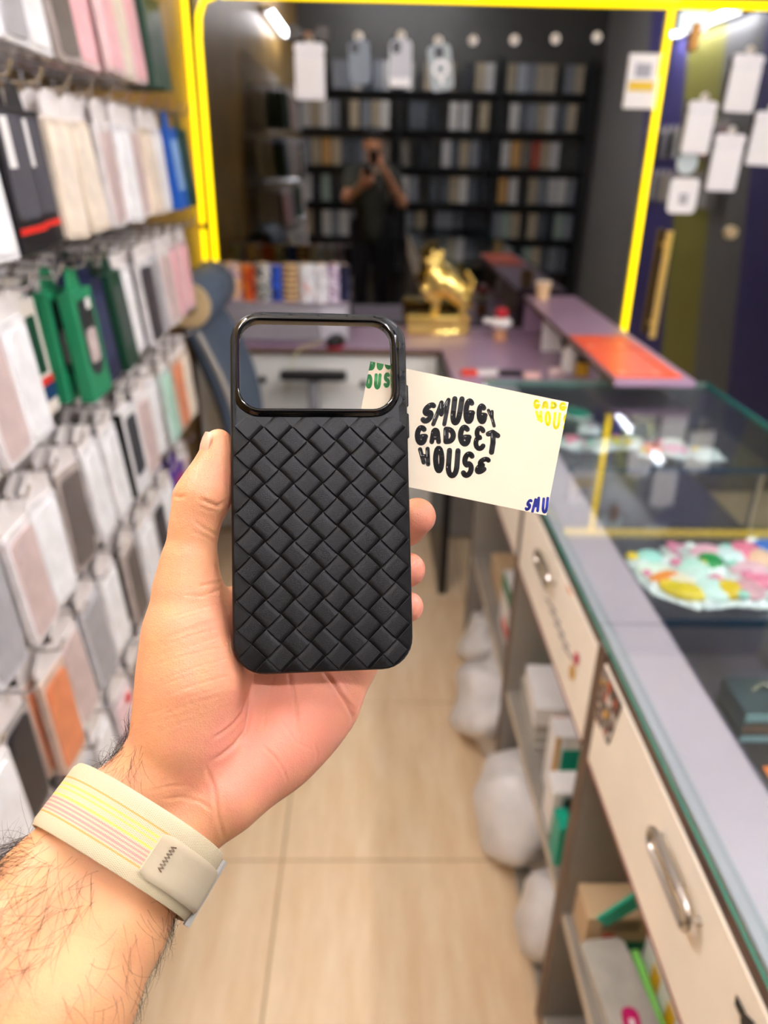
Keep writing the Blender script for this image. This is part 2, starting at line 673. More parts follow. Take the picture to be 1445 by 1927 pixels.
# ---- worktop: mauve front strip of two planks, glass sheet lying over it
wt = thing('laminate_worktop', 'long lilac laminate strip along the counter front under the glass', 'counter top', (CX0, -.45, .934))
for (a, b) in ((-.45, .9335), (.9365, 2.235)):
    MB().box(0, .096, a + .45, b + .45, 0, .0118, .001).build('plank', LILAC, wt)
gt = thing('counter_glass', 'large clear glass sheet with teal edge lying on the counter', 'glass sheet', (.343, -.45, CTOP))
L = 2.235 + .45
MB().box(.019, CXR - .343, 0, L, .0, .012).build('glass_pane', CLEAR, gt)
MB().add([(0, 0, 0), (0, L, 0), (0, L, .0098), (0, 0, .0098), (.004, 0, .0), (.004, L, 0)],
         [(0, 1, 2, 3)[::-1], (0, 4, 5, 1)]).build('glass_edge', TEAL, gt)
MB().add([(0, 0, .0098), (0, L, .0098), (.004, 0, .0115), (.004, L, .0115), (.019, 0, .012), (.019, L, .012)],
         [(0, 2, 3, 1), (2, 4, 5, 3)]).build('bevel', PALEB, gt, smooth=True)
MB().box(CXR - .343, CXR - .34, 0, L, 0, .012).build('far_edge', TEAL, gt)
MB().box(.019, CXR - .343, L, L + .003, 0, .012).build('end_edge', mat('pale_teal_edge', '#9fc9c0', .15), gt)

# ---- showcase below the glass
sc = thing('display_showcase', 'grey-purple display showcase under the counter glass', 'showcase', (.448, -.45, 0))
SW = CXR - .448
MB().box(0, SW, 0, L, .645, .66).build('floor_board', INTER, sc)
MB().box(0, .012, .02, L, .66, .934).build('inner_panel', INTER, sc)
MB().box(.0, SW, L - .014, L, .66, .9455).build('end_panel', mat('dark_grey_panel', '#4d4a50', .4), sc)
MB().box(SW - .008, SW, .0, L - .014, .66, .9455).build('front_glass', CLEAR, sc)
MB().box(SW - .03, SW, 0, L, 0, .645).build('customer_panel', mat('customer_front', '#8f7f92', .4), sc)
for (ya, yb2, zz) in ((1.05, 1.42, .868), (1.735, 2.215, .868)):
    s_ = MB().box(.013, SW - .01, ya + .45, yb2 + .45, zz, zz + .008).build('glass_shelf', CLEAR, sc)
    MB().box(.013, SW - .01, ya + .447, ya + .45, zz - .006, zz + .010).build('shelf_edge', NAVYE, s_)
    for xx in (.016, SW - .03):
        for y_ in (ya + .48, yb2 + .40):
            MB().box(xx, xx + .014, y_, y_ + .014, .66, zz).build('shelf_post', CHROME, s_)

# packets lying on the glass shelves
POUCH = mat('crinkled_clear_wrap', '#dde6e4', .15, var=.22, scale=60, bump=.8, bscale=45, spec=.7)


def pouch(cx, cy, z, ang, col, label, w=.066, l=.085, h=.017):
    t = thing('wrapped_trinket', label, 'packet', (cx, cy, z), (0, 0, ang), 'small wrapped trinkets in the showcase')
    n = 9
    vs, fs = [], []
    for s in (0, 1):
        for i in range(n):
            for j in range(n):
                x, y = (i / (n - 1) - .5), (j / (n - 1) - .5)
                e = max(0, 1 - (2 * abs(x)) ** 3) * max(0, 1 - (2 * abs(y)) ** 3)
                zz = h * e * (.8 + .35 * random.random()) + .0008 if s else 0.0
                vs.append((x * w, y * l, zz))
    for i in range(n - 1):
        for j in range(n - 1):
            a = i * n + j
            fs.append((a, a + 1, a + n + 1, a + n))
            b = a + n * n
            fs.append((b, b + n, b + n + 1, b + 1))
    MB().add(vs, fs).build('wrapper', POUCH, t)
    mm = mat('trinket_' + col[1:], col, .3, var=.12)
    a = random.uniform(.34, .48)
    mb = MB()
    m_ = 12
    ring = []
    for k in range(4):
        ph = pi / 2 * k / 3
        ring.append((cos(ph) * w * a, sin(ph) * h * .55 + h * .72))
    mb.lathe([(ring[0][0], h * .5)] + ring[:-1] + [(.001, ring[-1][1])], m_)
    mb.xf(lambda p: (p[0], p[1] * (l / w) * random.uniform(.95, 1.05), p[2]))
    mb.build('trinket', mm, t, smooth=True)
    MB().lathe([(.011, h * .6), (.012, h * .95), (.007, h * 1.15), (.0, h * 1.2)], 10, (w * .26, l * .28, 0)).build('charm', mat('charm_' + col[1:], random.choice(('#e8f0ee', '#f2d04a', '#e58aa6', '#9fd8c8')), .25), t, smooth=True)
    return t


PK = [(1290, 1035, '#e39ab4', 'pale pink'), (1325, 1050, '#e8b0c0', 'rosy'), (1252, 1068, '#7ad08a', 'light green'), (1216, 1062, '#a8e0d4', 'mint'),
      (1247, 1100, '#e88a3a', 'orange'), (1277, 1112, '#f0e2c8', 'cream'), (1290, 1138, '#d8bf2c', 'mustard yellow'), (1332, 1068, '#0c9048', 'deep green'),
      (1366, 1058, '#d8ecec', 'white'), (1383, 1112, '#2358c8', 'blue'), (1362, 1125, '#e3c12a', 'lemon yellow'), (1398, 1050, '#ef7f9c', 'bright pink'),
      (1425, 1062, '#f3c7a8', 'peach'), (1405, 1085, '#f0c0cc', 'blush'), (1432, 1108, '#ec86a4', 'candy pink'), (1310, 1095, '#d6efe6', 'icy'),
      (1337, 1118, '#c6ece2', 'aqua'), (1420, 1142, '#dba8b0', 'dusty pink'), (1350, 1148, '#cfe9e2', 'pale aqua'), (1440, 1040, '#3f74c8', 'steel blue'),
      (1230, 1090, '#e4f2e0', 'milky'), (1300, 1078, '#bfe6d8', 'sea green')]
PLACED = []
for k, (u, v, c, nm) in enumerate(PK):
    p = onZ(u, v + 6, .885)
    yy_ = min(max(p[1], 1.10), 1.38)
    lay = 1 + max([l_ for (a_, b_, l_) in PLACED if math.hypot(a_ - p[0], b_ - yy_) < .072], default=-1)
    PLACED.append((p[0], yy_, lay))
    pouch(p[0], yy_, .877 + .018 * min(lay, 1), random.uniform(0, 3.1), c, nm + ' trinket in clear wrap on the glass shelf with the navy edge')
PK2 = [(1095, 835, '#e0405a', 'red'), (1072, 838, '#e88aa2', 'pink'), (1160, 830, '#d8d22c', 'yellow'), (1130, 845, '#d6e2d8', 'white'), (1190, 840, '#cfd8c0', 'pale olive'),
       (1230, 862, '#e0643a', 'orange'), (1280, 868, '#e69ab8', 'pink purple'), (1262, 845, '#dfe6da', 'milk white'), (1085, 775, '#12a084', 'teal'), (1330, 850, '#d9e4e0', 'frosted'),
       (1110, 800, '#b9b0b0', 'grey')]
for (u, v, c, nm) in PK2:
    p = onZ(u, v, .89)
    yy_ = min(max(p[1], 1.79), 2.14)
    lay = 1 + max([l_ for (a_, b_, l_) in PLACED if math.hypot(a_ - p[0], b_ - yy_) < .078], default=-1)
    PLACED.append((p[0], yy_, lay))
    pouch(p[0], yy_, .877 + .018 * min(lay, 1), random.uniform(0, 3.1), c, nm + ' trinket in clear wrap on the shelf at the far end', .066, .085)

# clear boxes with dark gadgets on the showcase floor
BOXC = mat('smoky_acrylic', '#3f5057', .1, var=.12, spec=.8)
BOXE = mat('pale_acrylic_edge', '#a9d4d8', .15)
for k, (u, v, z, lab) in enumerate(((1425, 1345, .66, 'stacked clear acrylic boxes holding a silver cable'), (1438, 1475, .66, 'black gadget box with an orange square'))):
    p = onZ(u, v, .70)
    t = thing('gadget_box', lab + ' on the showcase floor', 'box', (p[0] + .03, p[1] + .02, z + .0005))
    if k == 0:
        for q in range(3):
            MB().box(-.07, .08, -.05, .05, q * .024, q * .024 + .020, .003).build('acrylic_box', BOXC, t)
            MB().box(-.069, .079, -.0515, -.05, q * .024 + .002, q * .024 + .018).build('front_edge', (BOXE, mat('brown_label', '#8d6d5e', .4), BOXE)[q], t)
        MB().tube([(-.04, 0, .074), (-.01, .02, .076), (.02, -.01, .074)], .004, 6).build('cable', CHROME, t, smooth=True)
    else:
        MB().box(-.07, .09, -.07, .07, 0, .045, .004).build('box_body', BLACKP, t)
        MB().box(-.02, .06, -.05, .01, .0451, .0458).build('orange_square', mat('orange_print', '#e8772a', .4), t)
        MB().box(-.068, .088, -.068, -.058, .0451, .047).build('clear_rim', BOXC, t)

# ---- things on the cabinet shelves
ZS = .356
KRAFT = mat('kraft_card', '#c9ab84', .6)
GREENP = mat('green_print', '#127a52', .4)
REDP = mat('red_print', '#d42a20', .4)
TEALP = mat('teal_card', '#12a082', .4)
INK = mat('barcode_ink', '#3b332c', .6)


def gift(label, x, y, z, dx, dy, dz, m, cat='box', rotz=0, deco=(), group='boxes on the cabinet shelves', name='gadget_box'):
    """carton with printed patches; deco: (face, a0, a1, b0, b1, material, part name) in fractions of the face"""
    t = thing(name, label, cat, (x, y, z), (0, 0, rotz), group)
    MB().box(0, dx, 0, dy, 0, dz, .0015).build('carton', m, t)
    for (f, a0, a1, b0, b1, mm, nm) in deco:
        if f == 'front':     # facing -y
            mb = MB().box(a0 * dx, a1 * dx, -.0008, .0, b0 * dz, b1 * dz)
        elif f == 'top':
            mb = MB().box(a0 * dx, a1 * dx, b0 * dy, b1 * dy, dz, dz + .0008)
        else:                # 'aisle', facing -x
            mb = MB().box(-.0008, .0, a0 * dy, a1 * dy, b0 * dz, b1 * dz)
        mb.build(nm, mm, t)
    return t


q0 = onZ(1075, 1714, ZS)
q1 = onZ(1190, 1700, ZS)
bw = max(.08, q1[0] - q0[0])
bars = [('front', .22 + .028 * k, .22 + .028 * k + (.01 if k % 3 else .016), .62, .93, INK, 'barcode_line') for k in range(20)]
gift('kraft carton with barcode, red dot and green band on the cabinet shelf', .372, .815, ZS, .115, .068, .085, KRAFT,
     deco=bars + [('front', .24, 1, .04, .32, GREENP, 'green_band'), ('front', .25, .42, .40, .54, REDP, 'red_dot')])
tb = MB().prism([(-.012, 0), (.012, 0), (.016, .10), (.012, .115), (-.012, .115), (-.016, .10)], 0, .006)
tb.xf(lambda p: (p[0], p[2], p[1]))
t = thing('teal_card_hanger', 'teal plastic card hanger lying slanted on the kraft carton', 'card hanger', (.392, .806, ZS + .0855), (0, .75, 0))
tb.build('hanger_body', TEALP, t)
MB().lathe([(.003, -.0005), (.0058, -.0005), (.0058, .0), (.003, .0)], 12, (0, 0, .095), 1).build('hang_hole_rim', INK, t)
q2 = onZ(1185, 1830, ZS + .05)
gift('long white carton with yellow spots leaning beside the drawer', (.472), .60, ZS, .05, .2, .07, WHITE, rotz=.02,
     deco=[('top', .1, .9, k * .3 + .06, k * .3 + .2, mat('yellow_print', '#e0a812', .4), 'yellow_spot') for k in range(3)]
     + [('aisle', k * .3 + .06, k * .3 + .2, .2, .8, mat('yellow_print', '#e0a812', .4), 'yellow_spot') for k in range(3)])
CLR = mat('milky_blister', '#b9b4a8', .2, var=.12, scale=20, spec=.7, bump=.3)
for k in range(4):
    t = thing('blister_pack', 'milky plastic blister pack lying in a pile below the cream drawer', 'blister pack',
              (.366 + .004 * k, .585 + .006 * k, ZS + .0125 * k), (0, 0, .05 * k - .05), 'blister packs below the cream drawer')
    MB().prism(rrect(.075, .20, .012, 4, .0375, .1), 0, .0105).build('blister', CLR, t)
    MB().prism(rrect(.055, .10, .010, 4, .0375, .09), .0105, .0122).build('blister_dome', CLR, t)
t = thing('label_card', 'magenta label card on the blister packs', 'card', (.402, .655, ZS + .0510), (0, 0, -.1))
MB().prism(rrect(.026, .075, .012, 5), 0, .002).build('card_face', mat('magenta_card', '#c21a62', .35), t)
MB().box(-.004, .004, -.02, .02, .002, .0024).build('white_script', WHITE, t)
t = MB().box(0, .012, 0, .2, 0, .03, .002).build('lime_strip', mat('lime_plastic', '#8fe06a', .35), None, (.452, .60, ZS), (0, 0, .02))
tag(t, 'lime green plastic strip beside the blister packs', 'plastic strip')

# cabinet with the scribbled drawer
q = onX(975, 1330, .40)
gift('white carton with a red and black label on top of the clear packs', .375, 1.29, ZS + .074, .10, .16, .05, WHITE, rotz=-.06,
     deco=[('front', .45, .70, .35, .6, REDP, 'red_label'), ('front', .70, .85, .35, .6, BLACKP, 'black_label')])
for k in range(3):
    gift('slim translucent carton lying under the red-labelled white one', .38, 1.28 + .005 * k, ZS + .0245 * k, .095, .18, .0235, CLR,
         group='cartons under the red-labelled one')
gift('teal and white carton standing next to the cabinet divider', .385, 1.15, ZS, .10, .06, .17, WHITE,
     deco=[('front', .15, .85, .35, .8, TEALP, 'teal_panel'), ('front', .0, .08, 0, 1, mat('yellow_print', '#e0a812', .4), 'yellow_edge')])
gift('white carton with a grey outline and red dot in front of the teal one', .366, 1.06, ZS, .10, .06, .11, WHITE,
     deco=[('front', .2, .85, .4, .9, mat('grey_green_print', '#4f7c78', .4), 'outline_panel'), ('front', .25, .8, .45, .86, WHITE, 'inner_panel'),
           ('front', .1, .4, .08, .3, REDP, 'red_dot')])
gift('small teal carton lying by the cabinet divider', .362, .985, ZS, .025, .05, .10, TEALP)
gift('teal carton behind the red-labelled white carton', .46, 1.47, ZS, .09, .025, .16, TEALP,
     deco=[('front', .1, .4, .5, .9, WHITE, 'white_label')])
gift('green and white carton on the shelf of the end cabinet', .385, 1.66, ZS, .09, .16, .17, WHITE,
     deco=[('front', .0, 1, .72, 1, GREENP, 'green_panel'), ('aisle', .0, 1, .7, 1, GREENP, 'green_panel'), ('aisle', .2, .7, .1, .3, REDP, 'red_panel')])
gift('kraft carton lying on the shelf of the end cabinet', .40, 1.9, ZS, .12, .2, .07, KRAFT)

# ---- white plastic bags bulging out of the lowest level
BAG = mat('thin_white_plastic', '#d9d4cf', .3, var=.12, scale=14, bump=.9, bscale=16, spec=.6)


def bag(cx, cy, rx, ry, rz, label, seed, tilt=0.):
    t = thing('plastic_bag', label, 'plastic bag', (cx, cy, 0), (0, 0, tilt), 'white plastic bags below the counter')
    r_ = random.Random(seed)
    ph = [(r_.uniform(0, 6.28), r_.uniform(2, 5), r_.uniform(2, 6)) for _ in range(6)]
    vs, fs = [], []
    n, m = 26, 36
    for i in range(n + 1):
        th = pi * i / n
        for k in range(m):
            a = 2 * pi * k / m
            f = 1 + sum(.045 * sin(p + fa * a + fb * th) for p, fa, fb in [(p_, round(fa_), fb_) for p_, fa_, fb_ in ph])
            f += (.03 * sin(9 * a + 3 * th + ph[0][0]) + .07 * (abs(sin(2 * a + 2.3 * th + ph[1][0])) - .6) + .05 * (abs(sin(3 * a - 3.1 * th + ph[2][0])) - .6)) * sin(th)
            z = cos(th)
            q = f * max(0., sin(th)) ** .8
            vs.append((rx * q * cos(a), ry * q * sin(a), max(0, rz * (.96 + z * f))))
    for i in range(n):
        for k in range(m):
            fs.append((i * m + k, (i + 1) * m + k, (i + 1) * m + (k + 1) % m, i * m + (k + 1) % m))
    MB().add(vs, fs).build('bag_body', BAG, t, smooth=False)
    for p in t.children[0].data.polygons:
        p.use_smooth = True
    kn = MB()
    for k in range(5):
        a = k * 1.26 + seed
        kn.tube([(0, 0, rz * 1.9), (.012 * cos(a), .012 * sin(a), rz * 1.9 + .03), (.035 * cos(a), .035 * sin(a), rz * 1.9 + .05)], [.008, .005, .011], 6)
    kn.build('knot', BAG, t, smooth=True)
    return t


bag(.415, 2.05, .10, .12, .10, 'white plastic bag below the end cabinet, closest to the desk', 2)
bag(.405, 1.72, .145, .17, .135, 'large glossy white plastic bag spilling out below the end cabinet', 5)
bag(.405, 1.335, .135, .155, .135, 'cream white plastic bag below the cabinet with the scribbled drawer', 8)
bag(.42, 1.04, .095, .10, .12, 'smaller white plastic bag below the scribbled drawer, nearest its divider', 13)

# ================================================================== SURFACE NETS (organic shapes from signed distances)
def surface_nets(D, org, h):
    """mesh the zero level of grid D (inside negative); returns verts, quads"""
    nx, ny, nz = D.shape
    S = D < 0
    c = [S[i:nx - 1 + i, j:ny - 1 + j, k:nz - 1 + k] for i in (0, 1) for j in (0, 1) for k in (0, 1)]
    anyc = c[0].copy()
    allc = c[0].copy()
    for q in c[1:]:
        anyc |= q
        allc &= q
    act = anyc & ~allc
    idx = np.full(act.shape, -1, np.int64)
    ii = np.argwhere(act)
    idx[act] = np.arange(len(ii))
    pos = np.zeros((len(ii), 3))
    cnt = np.zeros(len(ii))
    cor = [(i, j, k) for i in (0, 1) for j in (0, 1) for k in (0, 1)]
    val = [D[ii[:, 0] + a, ii[:, 1] + b, ii[:, 2] + d].astype(float) for a, b, d in cor]
    for a in range(8):
        for b in range(a + 1, 8):
            df = [abs(cor[a][q] - cor[b][q]) for q in range(3)]
            if sum(df) != 1:
                continue
            m = (val[a] < 0) != (val[b] < 0)
            t = np.zeros(len(ii))
            t[m] = val[a][m] / (val[a][m] - val[b][m])
            for q in range(3):
                pos[m, q] += cor[a][q] + t[m] * (cor[b][q] - cor[a][q])
            cnt[m] += 1
    pos = (pos / cnt[:, None] + ii) * h + np.array(org)
    quads = []
    for ax in range(3):
        sl0 = [slice(1, -1)] * 3
        sl1 = [slice(1, -1)] * 3
        sl0[ax] = slice(0, -1)
        sl1[ax] = slice(1, None)
        A, B = S[tuple(sl0)], S[tuple(sl1)]
        e = np.argwhere(A != B)
        if len(e) == 0:
            continue
        flip = A[tuple(e.T)]
        base = e.copy()
        for q in range(3):
            if q != ax:
                base[:, q] += 1
        u, w = [(1, 2), (2, 0), (0, 1)][ax]
        o = []
        for du, dw in ((-1, -1), (0, -1), (0, 0), (-1, 0)):
            g = base.copy()
            g[:, u] += du
            g[:, w] += dw
            o.append(idx[g[:, 0], g[:, 1], g[:, 2]])
        qd = np.stack(o, 1)
        qd[~flip] = qd[~flip][:, ::-1]
        quads.append(qd)
    return pos, np.concatenate(quads)


def smin(a, b, k):
    hh = np.maximum(k - np.abs(a - b), 0) / k
    return np.minimum(a, b) - hh * hh * k * .25


class SDF:
    def __init__(s, lo, hi, h):
        s.lo, s.h = np.array(lo, float), h
        s.n = np.ceil((np.array(hi) - s.lo) / h).astype(int) + 1
        s.ax = [(s.lo[i] + h * np.arange(s.n[i])).astype(np.float32) for i in range(3)]

    def new(s):
        return np.full(tuple(s.n), .06, np.float32)

    def window(s, lo, hi):
        return tuple(slice(int(max(0, np.floor((lo[i] - s.lo[i]) / s.h))), int(min(s.n[i], np.ceil((hi[i] - s.lo[i]) / s.h) + 1))) for i in range(3))

    def cone(s, D, a, b, ra, rb, k=.006):
        a, b = np.array(a, float), np.array(b, float)
        pad = max(ra, rb) + .012 + k
        w = s.window(np.minimum(a, b) - pad, np.maximum(a, b) + pad)
        if any(q.stop <= q.start for q in w):
            return
        X, Y, Z = np.meshgrid(s.ax[0][w[0]], s.ax[1][w[1]], s.ax[2][w[2]], indexing='ij', sparse=True)
        d = b - a
        t = np.clip(((X - a[0]) * d[0] + (Y - a[1]) * d[1] + (Z - a[2]) * d[2]) / (d @ d + 1e-12), 0, 1)
        q = np.sqrt((X - a[0] - t * d[0]) ** 2 + (Y - a[1] - t * d[1]) ** 2 + (Z - a[2] - t * d[2]) ** 2) - (ra + (rb - ra) * t)
        D[w] = smin(D[w], q.astype(np.float32), k)

    def chain(s, D, pts, k=.006):
        for p, q in zip(pts[:-1], pts[1:]):
            s.cone(D, p[0], q[0], p[1], q[1], k)

    def ell(s, D, c, r, k=.006):
        c, r = np.array(c, float), np.array(r, float)
        w = s.window(c - r - .02 - k, c + r + .02 + k)
        X, Y, Z = np.meshgrid(s.ax[0][w[0]], s.ax[1][w[1]], s.ax[2][w[2]], indexing='ij', sparse=True)
        a, b, d = (X - c[0]) / r[0], (Y - c[1]) / r[1], (Z - c[2]) / r[2]
        k0 = np.sqrt(a * a + b * b + d * d)
        k1 = np.sqrt((a / r[0]) ** 2 + (b / r[1]) ** 2 + (d / r[2]) ** 2) + 1e-9
        D[w] = smin(D[w], (k0 * (k0 - 1) / k1).astype(np.float32), k)

    def mesh(s, D):
        return surface_nets(D, s.lo, s.h)


def np_mesh(name, v, q, mats, smooth=True):
    me = bpy.data.meshes.new(name)
    me.from_pydata(v.tolist(), [], q.tolist())
    for m in (mats if isinstance(mats, (list, tuple)) else [mats]):
        me.materials.append(m)
    if smooth:
        me.polygons.foreach_set('use_smooth', [True] * len(me.polygons))
    me.update()
    return me


# ================================================================== BACK DESK
ZD = .855
DW = mat('white_desk_panel', '#e6e4dc', .35, var=.03)
dk = thing('l_shaped_desk', 'l-shaped mauve-topped desk with white front panel against the shop glass', 'desk', (-.72, 3.05, 0))
MB().box(.0, 1.75, .0, .47, ZD - .025, ZD, .002).build('desktop', PURPLE, dk)
MB().box(1.02, 1.75, -.53, -.002, ZD - .025, ZD, .002).build('return_desktop', PURPLE, dk)
MB().box(.0, 1.75, -.0015, .0, ZD - .024, ZD - .001).build('edge_band', BROWN, dk)
fp = MB().box(.0, 1.0, .02, .035, .02, ZD - .025).build('front_panel', DW, dk)
for (u, v) in ((472, 692), (495, 713), (684, 722)):
    p = onY(u, v, 3.07)
    MB().lathe([(.0, -.016), (.014, -.016), (.016, -.008), (.008, 0)], 12, (p[0] + .72, .02, p[2]), 1).build('knob', BLACKP, fp, smooth=True)
MB().box(.0, 1.0, .018, .02, .40, .404).build('panel_groove', LAMIN, fp)
MB().box(1.002, 1.032, -.52, .03, .0, ZD - .025).build('end_panel', BLACKP, dk)
MB().box(1.72, 1.75, -.52, .46, 0, ZD - .025).build('side_panel', mat('grey_panel', '#6d6866', .5), dk)
MB().box(1.04, 1.72, -.05, -.035, .02, ZD - .025).build('modesty_panel', LAMIN, dk)

# raised shelf along the right
rs = thing('raised_shelf', 'narrow mauve shelf raised on panels above the desk return', 'shelf', (.70, 2.255, 0))
MB().box(.0, .235, -.19, 1.22, .99, 1.01, .002).build('shelf_board', PURPLE, rs)
MB().box(-.001, .0, -.19, 1.22, .991, 1.009).build('edge_band', BROWN, rs)
MB().box(.01, .22, 1.20, 1.218, ZD, .99).build('end_panel', PURPLE, rs)
MB().box(.01, .22, .80, .815, ZD, .99).build('support_panel', WHITE, rs)
MB().box(.01, .22, .0, .018, 0, .99).build('support_panel', LAMIN, rs)
ORANGE = mat('orange_vinyl', '#e8572e', .3, var=.06, spec=.6)
for (ya, yb2, zz, lab, rz) in ((2.09, 2.42, 1.0105, 'orange vinyl folder lying at the end of the raised shelf nearest the counter', .0),
                               (2.40, 2.62, 1.0105, 'shorter orange vinyl folder behind the other orange one on the raised shelf', .02)):
    if ya > 2.2:
        ya = 2.425
    t = thing('vinyl_folder', lab, 'folder', (.705, ya, zz), (0, 0, rz))
    MB().box(0, .20, 0, yb2 - ya, 0, .006, .0015).build('cover', ORANGE, t)
    MB().box(.165, .172, 0, yb2 - ya, .006, .009, .001).build('ridge', ORANGE, t)
    for k in range(2):
        MB().lathe([(.004, .006), (.010, .006), (.010, .008), (.004, .008)], 12, (.03 + .1 * k, .03, 0)).build('rivet', mat('pale_rivet', '#f0a58a', .3), t)

p = onZ(1025, 548, 1.012)
t = thing('paper_cup', 'small beige paper cup on the raised shelf', 'cup', (.76, 3.36, 1.0105))
MB().lathe([(.026, 0), (.034, .075)], 18).build('cup_wall', mat('beige_paper', '#e0bf94', .5), t, smooth=True)
MB().lathe([(.034, .073), (.036, .076), (.033, .079), (.030, .075)], 18).build('rim', mat('cream_rim', '#f2e2c8', .5), t, smooth=True)

# ---- louvred machine with patterned rolls on top
mz1 = onY(520, 572, 3.15)[2]
mx0, mx1 = onY(388, 600, 3.14)[0], onY(655, 600, 3.14)[0]
mc = thing('grey_machine', 'light grey louvred machine standing on the desk', 'machine', (mx0, 3.155, ZD))
mh = mz1 - ZD
MB().box(0, mx1 - mx0, .008, .26, 0, mh, .006).build('housing', mat('grey_machine_case', '#a39fa4', .45), mc)
nl = 9
for k in range(nl):
    z0 = .012 + (mh - .03) * k / nl
    MB().box(.01, (mx1 - mx0) * .78, -.004, .008, z0, z0 + (mh - .03) / nl * .62, .002).build('louvre', mat('machine_louvre', '#b4b0b5', .4), mc)
MB().box((mx1 - mx0) * .8, mx1 - mx0 - .004, -.002, .008, .01, mh - .012, .002).build('side_cover', mat('pale_machine_cover', '#c3c0c6', .4), mc)
MB().box(-.004, mx1 - mx0 + .004, -.006, .264, mh, mh + .006, .002).build('top_plate', mat('lilac_machine_top', '#b8abb6', .4), mc)


def roll_mat(name, c1, c2, c3, kind, scale):
    m = bpy.data.materials.new(name)
    m.use_nodes = True
    nt = m.node_tree
    b = nt.nodes['Principled BSDF']
    b.inputs['Roughness'].default_value = .35
    tc = nt.nodes.new('ShaderNodeTexCoord')
    if kind == 'band':
        n = nt.nodes.new('ShaderNodeTexWave')
        n.bands_direction = 'Z'
        n.inputs['Distortion'].default_value = 1.0
    elif kind == 'cell':
        n = nt.nodes.new('ShaderNodeTexVoronoi')
    else:
        n = nt.nodes.new('ShaderNodeTexNoise')
        n.inputs['Detail'].default_value = 1
        n.inputs['Distortion'].default_value = 1.5
    n.inputs['Scale'].default_value = scale
    nt.links.new(tc.outputs['Object'], n.inputs['Vector'])
    r = nt.nodes.new('ShaderNodeValToRGB')
    e = r.color_ramp.elements
    e[0].position, e[0].color = .38, (*lin(c1), 1)
    e[1].position, e[1].color = .62, (*lin(c3), 1)
    q = e.new(.5)
    q.color = (*lin(c2), 1)
    nt.links.new(n.outputs['Distance' if kind == 'cell' else 'Fac'], r.inputs['Fac'])
    nt.links.new(r.outputs['Color'], b.inputs['Base Color'])
    return m


RO = [(400, 20, '#6a5aa0', '#b9b0c8', '#4f8a5a', 'noise', 26, 'purple and green patterned'),
      (438, 19, '#d9a06a', '#e8cfa8', '#8a6aa0', 'noise', 24, 'peach patterned'),
      (470, 13, '#e07a20', '#b03818', '#7a1c10', 'noise', 9, 'orange and red'),
      (497, 16, '#14181a', '#e8e4dc', '#24402c', 'noise', 22, 'black and white splashed'),
      (522, 12, '#101a50', '#3060d8', '#0c1030', 'noise', 16, 'blue and navy'),
      (547, 16, '#7a5430', '#c8a070', '#e0c090', 'band', 14, 'brown banded'),
      (577, 16, '#eef0f0', '#dce8ea', '#e8a8a0', 'noise', 20, 'pastel floral'),
      (604, 14, '#f0eeec', '#e0dede', '#c4c0c4', 'noise', 18, 'plain white'),
      (628, 12, '#ece8f0', '#c8b4cc', '#8a5a80', 'noise', 30, 'white and lilac'),
      (648, 10, '#10142c', '#1a2040', '#10142c', 'noise', 10, 'slim navy')]
for (u, hw, c1, c2, c3, kd, scl, nm) in RO:
    pc, pr = onY(u, 560, 3.2), onY(u + hw, 560, 3.2)
    r_ = min(pr[0] - pc[0], .043)
    zt = onY(u, 494 + random.uniform(-3, 5), 3.2)[2]
    t = thing('skin_roll', nm + ' roll of phone skin film standing on the grey machine', 'roll', (pc[0], 3.2, mz1 + .0062), group='patterned film rolls on the machine')
    hgt = zt - mz1 - .006
    MB().lathe([(r_, 0), (r_, hgt)], 20).build('film', roll_mat('roll_' + nm.replace(' ', '_'), c1, c2, c3, kd, scl), t, smooth=True)
    MB().lathe([(r_ * .45, hgt), (r_ * .45, hgt + .004)], 14).build('core', KRAFT, t, smooth=True)

# ---- small things on the desk
t = thing('wireless_mouse', 'black mouse with a red base on the desk front', 'mouse', (onZ(632, 652, ZD)[0], 3.085, ZD + .0005), (0, 0, 1.3))
g = SDF((-.08, -.06, -.01), (.08, .06, .07), .004)
D = g.new()
g.ell(D, (0, 0, .022), (.062, .038, .028))
v_, q_ = g.mesh(D)
v_[:, 2] = np.maximum(v_[:, 2], .010)
put('mouse_shell', np_mesh('mouse_shell', v_, q_, BLACKP), t)
MB().prism(rrect(.10, .06, .025, 5), 0, .0105).build('red_base', mat('crimson_plastic', '#b8123c', .35), t)
cb = [onZ(u, v, ZD + .004) for u, v in ((612, 640), (590, 648), (568, 653))] + [np.array(onY(u, v, 3.035)) for u, v in ((555, 668), (545, 700), (540, 740))]
tag(MB().tube(cb, .0035, 6).build('charging_cable', mat('pale_yellow_cable', '#d6cf9a', .4), smooth=True), 'pale yellow cable hanging over the desk edge', 'cable')
p = onZ(415, 642, ZD)
tag(MB().lathe([(.0, 0), (.028, 0), (.026, .045), (.020, .05), (0, .05)], 14).build('orange_cap', mat('orange_cap', '#e8521c', .35), None, (onY(415, 640, 3.11)[0], 3.115, ZD), smooth=True),
    'small orange cap beside the grey machine', 'cap')

